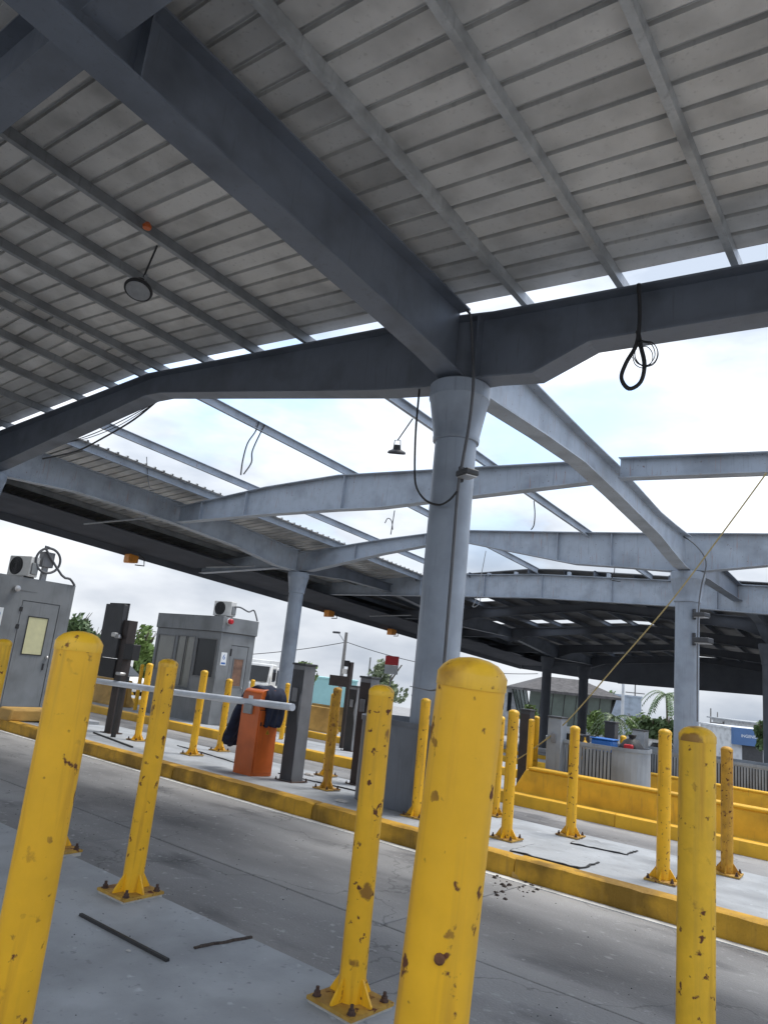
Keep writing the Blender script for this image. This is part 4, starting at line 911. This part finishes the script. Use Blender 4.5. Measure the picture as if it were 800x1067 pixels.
def palm(base, H, L_, label, seed, n=14, trunk=True):
    t = thing('palm_tree', label, 'palm', base, 0, 'palms beyond the plaza'); R = random.Random(seed)
    MB().tube([(0, 0, -.2), (.15, 0, H*.5), (0, .05, H)], [.16, .12, .11], 8).build('trunk', 'bark', t)
    for k in range(n):
        a = 2*math.pi*k/n+R.uniform(-.2, .2); up = R.uniform(.1, .9); b = MB(); pts = []
        for i in range(9):
            s = i/8; pts.append(Vector((math.cos(a)*L_*s, math.sin(a)*L_*s, H+L_*(up*s-1.15*s*s))))
        sd = Vector((-math.sin(a), math.cos(a), 0))
        for i in range(1, 9):
            p = pts[i]; d = (pts[i]-pts[i-1])
            for sg in (-1, 1):
                for f in (0, .5):
                    q = p-d*f; tip = q+sd*sg*L_*.22*(1-.6*i/9)+d*.5-Vector((0, 0, L_*.09)); b.add([q, q+d*.45, tip], [(0, 1, 2)])
        b.tube(pts, .02, 4); b.build('frond', 'palm_leaf', t, smooth=False)
    return t
P = D(694, 724, 75); palm((P.x, P.y, gz(P.y)), P.z-gz(P.y), 2.4, 'tall palm top showing left of the second column', 1)
P = D(640, 748, 50); palm((P.x, P.y, gz(P.y)), P.z-gz(P.y), 1.7, 'low bright palm in front of the bluish wall', 2, 16)
# control building with raked glazing
def along(x0, x1, y, d): return D(x0, y, d), D(x1, y, d)
d = 72; A_, B_ = D(548, 740, d), D(640, 752, d); s = d/F
ang = math.atan2(B_.y-A_.y, B_.x-A_.x); W = (B_-A_).length
cb = thing('control_building', 'control building with dark hipped roof and raked window band beyond the canopy', 'building', (A_.x, A_.y, gz(A_.y)), ang); GB = gz(A_.y)
zw0, zw1 = D(590, 757, d).z-GB, D(590, 724, d).z-GB; Zr = D(585, 711, d).z-GB
shape('wall', 'wall_grey', cb, (.8, .8, 0, W-.8, 6.5, zw0)); 
nP = 7
for i in range(nP):
    x0, x1 = .3+(W-.6)*i/nP, .3+(W-.6)*(i+1)/nP; f = .8
    b = MB(); b.hexa([(x0, .8, zw0), (x1-.08, .8, zw0), (x1-.08, .85, zw0), (x0, .85, zw0)], [(x0, 0, zw1), (x1-.08, 0, zw1), (x1-.08, .05, zw1), (x0, .05, zw1)])
    pn = b.build('window', 'glass_green', cb, smooth=False)
    b = MB(); b.hexa([(x1-.075, .77, zw0), (x1-.005, .77, zw0), (x1-.005, .88, zw0), (x1-.075, .88, zw0)], [(x1-.075, -.03, zw1), (x1-.005, -.03, zw1), (x1-.005, .08, zw1), (x1-.075, .08, zw1)]); b.build('mullion', 'black', pn, smooth=False)
for sx, xa, xb in ((1, W-.8, W), (-1, .8, 0)):
    b = MB(); b.hexa([(xa, .8, zw0), (xa, 6.5, zw0), (xa+.05*sx, 6.5, zw0), (xa+.05*sx, .8, zw0)], [(xb, .05, zw1), (xb, 7.2, zw1), (xb+.05*sx, 7.2, zw1), (xb+.05*sx, .05, zw1)]); sw = b.build('window', 'glass_green', cb, smooth=False)
    for k in range(5):
        y0 = .8+5.7*k/4; y1_ = .05+7.15*k/4; MB().tube([(xa+.06*sx, y0, zw0), (xb+.06*sx, y1_, zw1)], .07, 4).build('mullion', 'black', sw)
b = MB(); o_ = .6
b.add([(-o_, -o_, zw1), (W+o_, -o_, zw1), (W+o_, 7.8, zw1), (-o_, 7.8, zw1), (-o_, -o_, zw1+.25), (W+o_, -o_, zw1+.25), (W+o_, 7.8, zw1+.25), (-o_, 7.8, zw1+.25), (2.5, 3.4, Zr+.5), (W-2.5, 3.4, Zr+.5)],
      [(3, 2, 1, 0), (0, 1, 5, 4), (1, 2, 6, 5), (2, 3, 7, 6), (3, 0, 4, 7), (4, 5, 9, 8), (5, 6, 9), (6, 7, 8, 9), (7, 4, 8)]); b.build('roof', 'shingle', cb, smooth=False)
def building(x0, x1, ytop, d, dep, m, label, name='building', z0=None):
    A_, B_ = D(x0, ytop, d), D(x1, ytop+.106*(x1-x0), d); ang = math.atan2(B_.y-A_.y, B_.x-A_.x); W = (B_-A_).length
    t = thing(name, label, 'building', (A_.x, A_.y, gz(A_.y)), ang); H = A_.z-gz(A_.y)
    shape('wall', m, t, (0, 0, 0, W, dep, H)); shape('parapet', m, t, (-.08, -.08, H+.001, W+.08, dep+.08, H+.2)); return t, W, H
t, W, H = building(614, 668, 722, 78, 8, 'wall_bluegrey', 'pale bluish wall block right of the control building')
shape('vent', 'black', t, (W*.35, -.02, H*.72, W*.38, -.001, H*.78)); shape('base_band', 'wall_grey', t, (0, -.06, 0, W, -.001, H*.3))
t, W, H = building(516, 540, 716, 80, 8, 'wall_white', 'pale block with one dark window left of the control building')
w_ = shape('window', 'black', t, (W*.55, -.04, H*.5, W*.72, -.001, H*.92)); shape('pane', 'glass_dark', w_, (W*.57, -.05, H*.52, W*.70, -.041, H*.9))
t, W, H = building(762, 850, 760, 62, 6, 'wall_white', 'low white shop building with blue lettered fascia at the right', 'shop_building')
hb = 16*62/F; fs = shape('fascia_board', 'blue_fascia', t, (-.1, -.5, H-hb*.9, W, -.081, H+.21))
tx = text('lettering', 'INGENIERIA', hb*.26, 'sign_white', fs, (W*.2, -.505, H-hb*.33), (math.pi/2, 0, 0), .002)
dr = shape('door', 'charcoal', t, (W*.12, -.05, 0, W*.36, -.001, H*.62)); shape('shutter_rail', 'black', dr, (W*.11, -.1, H*.62, W*.37, -.051, H*.65))
for a_, b_, c_, e_ in ((.385, .49, .05, .45), (.385, .50, .53, .62)):
    w_ = shape('window', 'white', t, (W*a_, -.04, H*c_, W*b_, -.001, H*e_)); shape('pane', 'glass_dark', w_, (W*(a_+.008), -.05, H*(c_+.02), W*(b_-.008), -.041, H*(e_-.02)))
t, W, H = building(777, 830, 755, 80, 8, 'wall_white', 'white upper storey with three small windows behind the blue fascia', 'house')
for k in range(3):
    x0 = W*(.06+.10*k); w_ = shape('window', 'wall_grey', t, (x0, -.04, H-1.35, x0+W*.07, -.001, H-.55)); shape('pane', 'glass_dark', w_, (x0+.06, -.05, H-1.28, x0+W*.07-.06, -.041, H-.62))
shape('roof_slab', 'wall_grey', t, (-.6, -.6, H+.201, W+.4, 8.3, H+.34))
t, W, H = building(296, 372, 703, 85, 5, 'wall_teal', 'long teal wall beyond the far lanes', 'teal_wall')
t, W, H = building(432, 540, 727, 88, 6, 'wall_grey', 'low grey block far behind the main column')
t, W, H = building(-60, 60, 676, 90, 8, 'wall_white', 'white shed far behind the left booth')
# poles
def pole(x, ytop, d, r, m, label, arms=()):
    P = D(x, ytop, d); H = P.z-gz(P.y); t = thing('utility_pole', label, 'pole', (P.x, P.y, gz(P.y))); MB().tube([(0, 0, -.2), (0, 0, H)], [r*1.2, r*.8], 10).build('shaft', m, t)
    for k, (z, L_) in enumerate(arms): MB().box(-L_/2, -.05, H-z-.06, L_/2, .05, H-z+.06).build('crossarm', m, t)
    return t, H
t, H = pole(361, 659, 62, .16, 'wood_pole', 'pale street pole with cobra lamp above the dark pedestal')
arm = MB().tube([(0, 0, H-.9), (-.6, .2, H-.5), (-1.2, .4, H-.1)], .05, 6).build('lamp_arm', 'galv', t); b = MB().box(-1.9, .3, H-.12, -1.15, .55, H+.06).build('lamp_head', 'charcoal', t, bevel=.04)
t, H = pole(386, 685, 95, .12, 'wood_pole', 'thin far pole between the pedestals')
t, H = pole(649, 712, 58, .13, 'wall_white', 'white lamp pole standing before the bluish wall'); MB().box(-.45, -.1, H-.06, .02, .1, H+.06).build('lamp_head', 'charcoal', t, bevel=.03)
pole(661.5, 712, 90, .10, 'wood_pole', 'thin pole with crossarms right of the white lamp pole', ((1.2, 2.4), (3.2, 2.0)))
pole(740, 738, 95, .10, 'wood_pole', 'left one of three thin poles right of the second column'); pole(747, 742, 95, .08, 'wood_pole', 'middle one of three thin poles right of the second column')
pole(753, 752, 85, .11, 'wood_pole', 'right one of three thin poles, with a crossarm', ((.25, 3.0),))
wire('power_line', sag(D(90, 674, 64), D(361, 669, 62), 1.0), .03, 'cable', 'left power line running to the cobra lamp pole', 'power line', 2)
wire('power_line', sag(D(361, 669, 62), D(560, 702, 66), .8), .03, 'cable', 'right power line running from the cobra lamp pole', 'power line', 2)
wire('power_line', sag(D(753, 756, 85), D(850, 775, 85), .6), .03, 'cable', 'power line right of the three thin poles', 'power line', 2)
# red and white sign
P = D(408, 693, 40); t = thing('sign', 'small red and white sign left of the main column', 'sign', (P.x, P.y, gz(P.y)), math.radians(30)); h_ = P.z-gz(P.y)
shape('pole', 'galv', t, (-.03, 0, 0, .03, .06, h_-.55)); shape('red_panel', 'red', t, (-.38, -.05, h_, .38, .0, h_+.5)); shape('white_panel', 'wall_white', t, (-.38, -.05, h_-.5, .38, .0, h_-.01))
# vehicles
def truck(P, rz, label, boxy=True, m='white', L_=6.5, H=3.0):
    t = thing('truck', label, 'truck', P, rz)
    cab_ = MB(); cab_.prism([(0, .5), (2.1, .5), (2.1, 2.55), (.55, 2.6), (.12, 1.55), (0, 1.45)], lambda p, q: (p, -1.1, q), lambda p, q: (p, 1.1, q)); cb_ = cab_.build('cab', m, t, bevel=.06)
    b = MB(); b.hexa([(.1, -.95, 1.6), (.1, .95, 1.6), (.16, .95, 1.6), (.16, -.95, 1.6)], [(.5, -.95, 2.45), (.5, .95, 2.45), (.56, .95, 2.45), (.56, -.95, 2.45)]); b.v = [(v[0]-.03, v[1], v[2]) for v in b.v]; b.build('windscreen', 'glass_dark', cb_)
    for sy in (-1, 1):
        shape('side_window', 'glass_dark', cb_, (.75, sy*1.1-.012, 1.6, 1.7, sy*1.1+.012, 2.35)); shape('mirror', 'black', cb_, (.2, sy*1.3-.1, 1.7, .3, sy*1.3+.1, 2.15)); shape('headlight', 'silver', cb_, (-.02, sy*.85-.15, .75, .02, sy*.85+.15, .95))
    shape('bumper', 'charcoal', t, (-.1, -1.1, .4, -.025, 1.1, .7), bevel=.02); shape('chassis', 'black', t, (.3, -.5, .45, L_, .5, .75))
    if boxy: shape('cargo_box', m, t, (2.25, -1.2, .85, L_, 1.2, H), bevel=.03)
    for X in (1.1, L_-1.3):
        for sy in (-1, 1):
            b = MB(); b.lathe([(.45, -.14), (.48, -.1), (.48, .1), (.45, .14)], 20); b.v = [(v[0], v[2], v[1]) for v in b.v]; wl = b.build('wheel', 'tyre', t, (X, sy*.95, .48))
            b = MB(); b.lathe([(.26, -.15), (.26, .15)], 14); b.v = [(v[0], v[2], v[1]) for v in b.v]; b.build('rim', 'galv', wl)
    return t
P = D(292, 690, 44); truck((P.x+.6, P.y, gz(P.y)), math.radians(172), 'white truck behind the jacket and the thin far column')
P = D(272, 688, 40); truck((P.x-1.2, P.y+.5, gz(P.y)), math.radians(125), 'white truck cab right of the numbered booth', False, L_=4)
P = D(45, 676, 38); t = thing('trailer', 'white box trailer between the left booth and the big bollard', 'trailer', (P.x, P.y, gz(P.y)), math.radians(35)); hh = P.z-gz(P.y)
shape('cargo_box', 'white', t, (0, 0, 1.0, 2.3, 7, hh), bevel=.03); shape('door_frame', 'galv', t, (.15, -.03, 1.15, .2, -.001, hh-.15), (2.1, -.03, 1.15, 2.15, -.001, hh-.15), (.2, -.03, hh-.2, 2.1, -.001, hh-.15)); shape('chassis', 'black', t, (.2, .5, .5, 2.1, 6.8, .99))
for X in (.25, 1.75):
    b = MB(); b.lathe([(.48, 0), (.48, .3)], 18); b.v = [(v[2], v[0], v[1]) for v in b.v]; b.build('wheel', 'tyre', t, (X, 5.4, .48))
def car(P, rz, m, label):
    t = thing('car', label, 'car', P, rz)
    b = MB(); b.prism([(-2.1, .3), (2.1, .3), (2.15, .75), (1.3, .92), (.6, 1.42), (-.9, 1.45), (-1.7, .98), (-2.1, .9)], lambda p, q: (p, -.85, q), lambda p, q: (p, .85, q)); bd = b.build('body', m, t, bevel=.06)
    for sy in (-1, 1):
        b = MB(); b.prism([(-1.45, .98), (1.1, .95), (.55, 1.36), (-.85, 1.38)], lambda p, q: (p, sy*.853, q), lambda p, q: (p, sy*.862, q)); b.build('side_window', 'glass_dark', bd)
        for X in (-1.3, 1.35):
            b = MB(); b.lathe([(.3, -.1), (.32, -.07), (.32, .07), (.3, .1)], 18); b.v = [(v[0], v[2], v[1]) for v in b.v]; b.build('wheel', 'tyre', t, (X, sy*.8, .32))
    b = MB(); b.add([(1.28, -.75, .96), (1.28, .75, .96), (.66, .7, 1.40), (.66, -.7, 1.40)], [(0, 1, 2, 3)]); b.v = [(v[0]+.02, v[1], v[2]+.015) for v in b.v]; b.build('windscreen', 'glass_dark', bd); return t
P = D(112, 705, 34); car((P.x, P.y, gz(P.y)), math.radians(20), 'white', 'white car glimpsed behind the signal post')
P = D(668, 786, 26); car((P.x, P.y, gz(P.y)), math.radians(80), 'white', 'pale car glimpsed between the dark post and the grey pedestal')
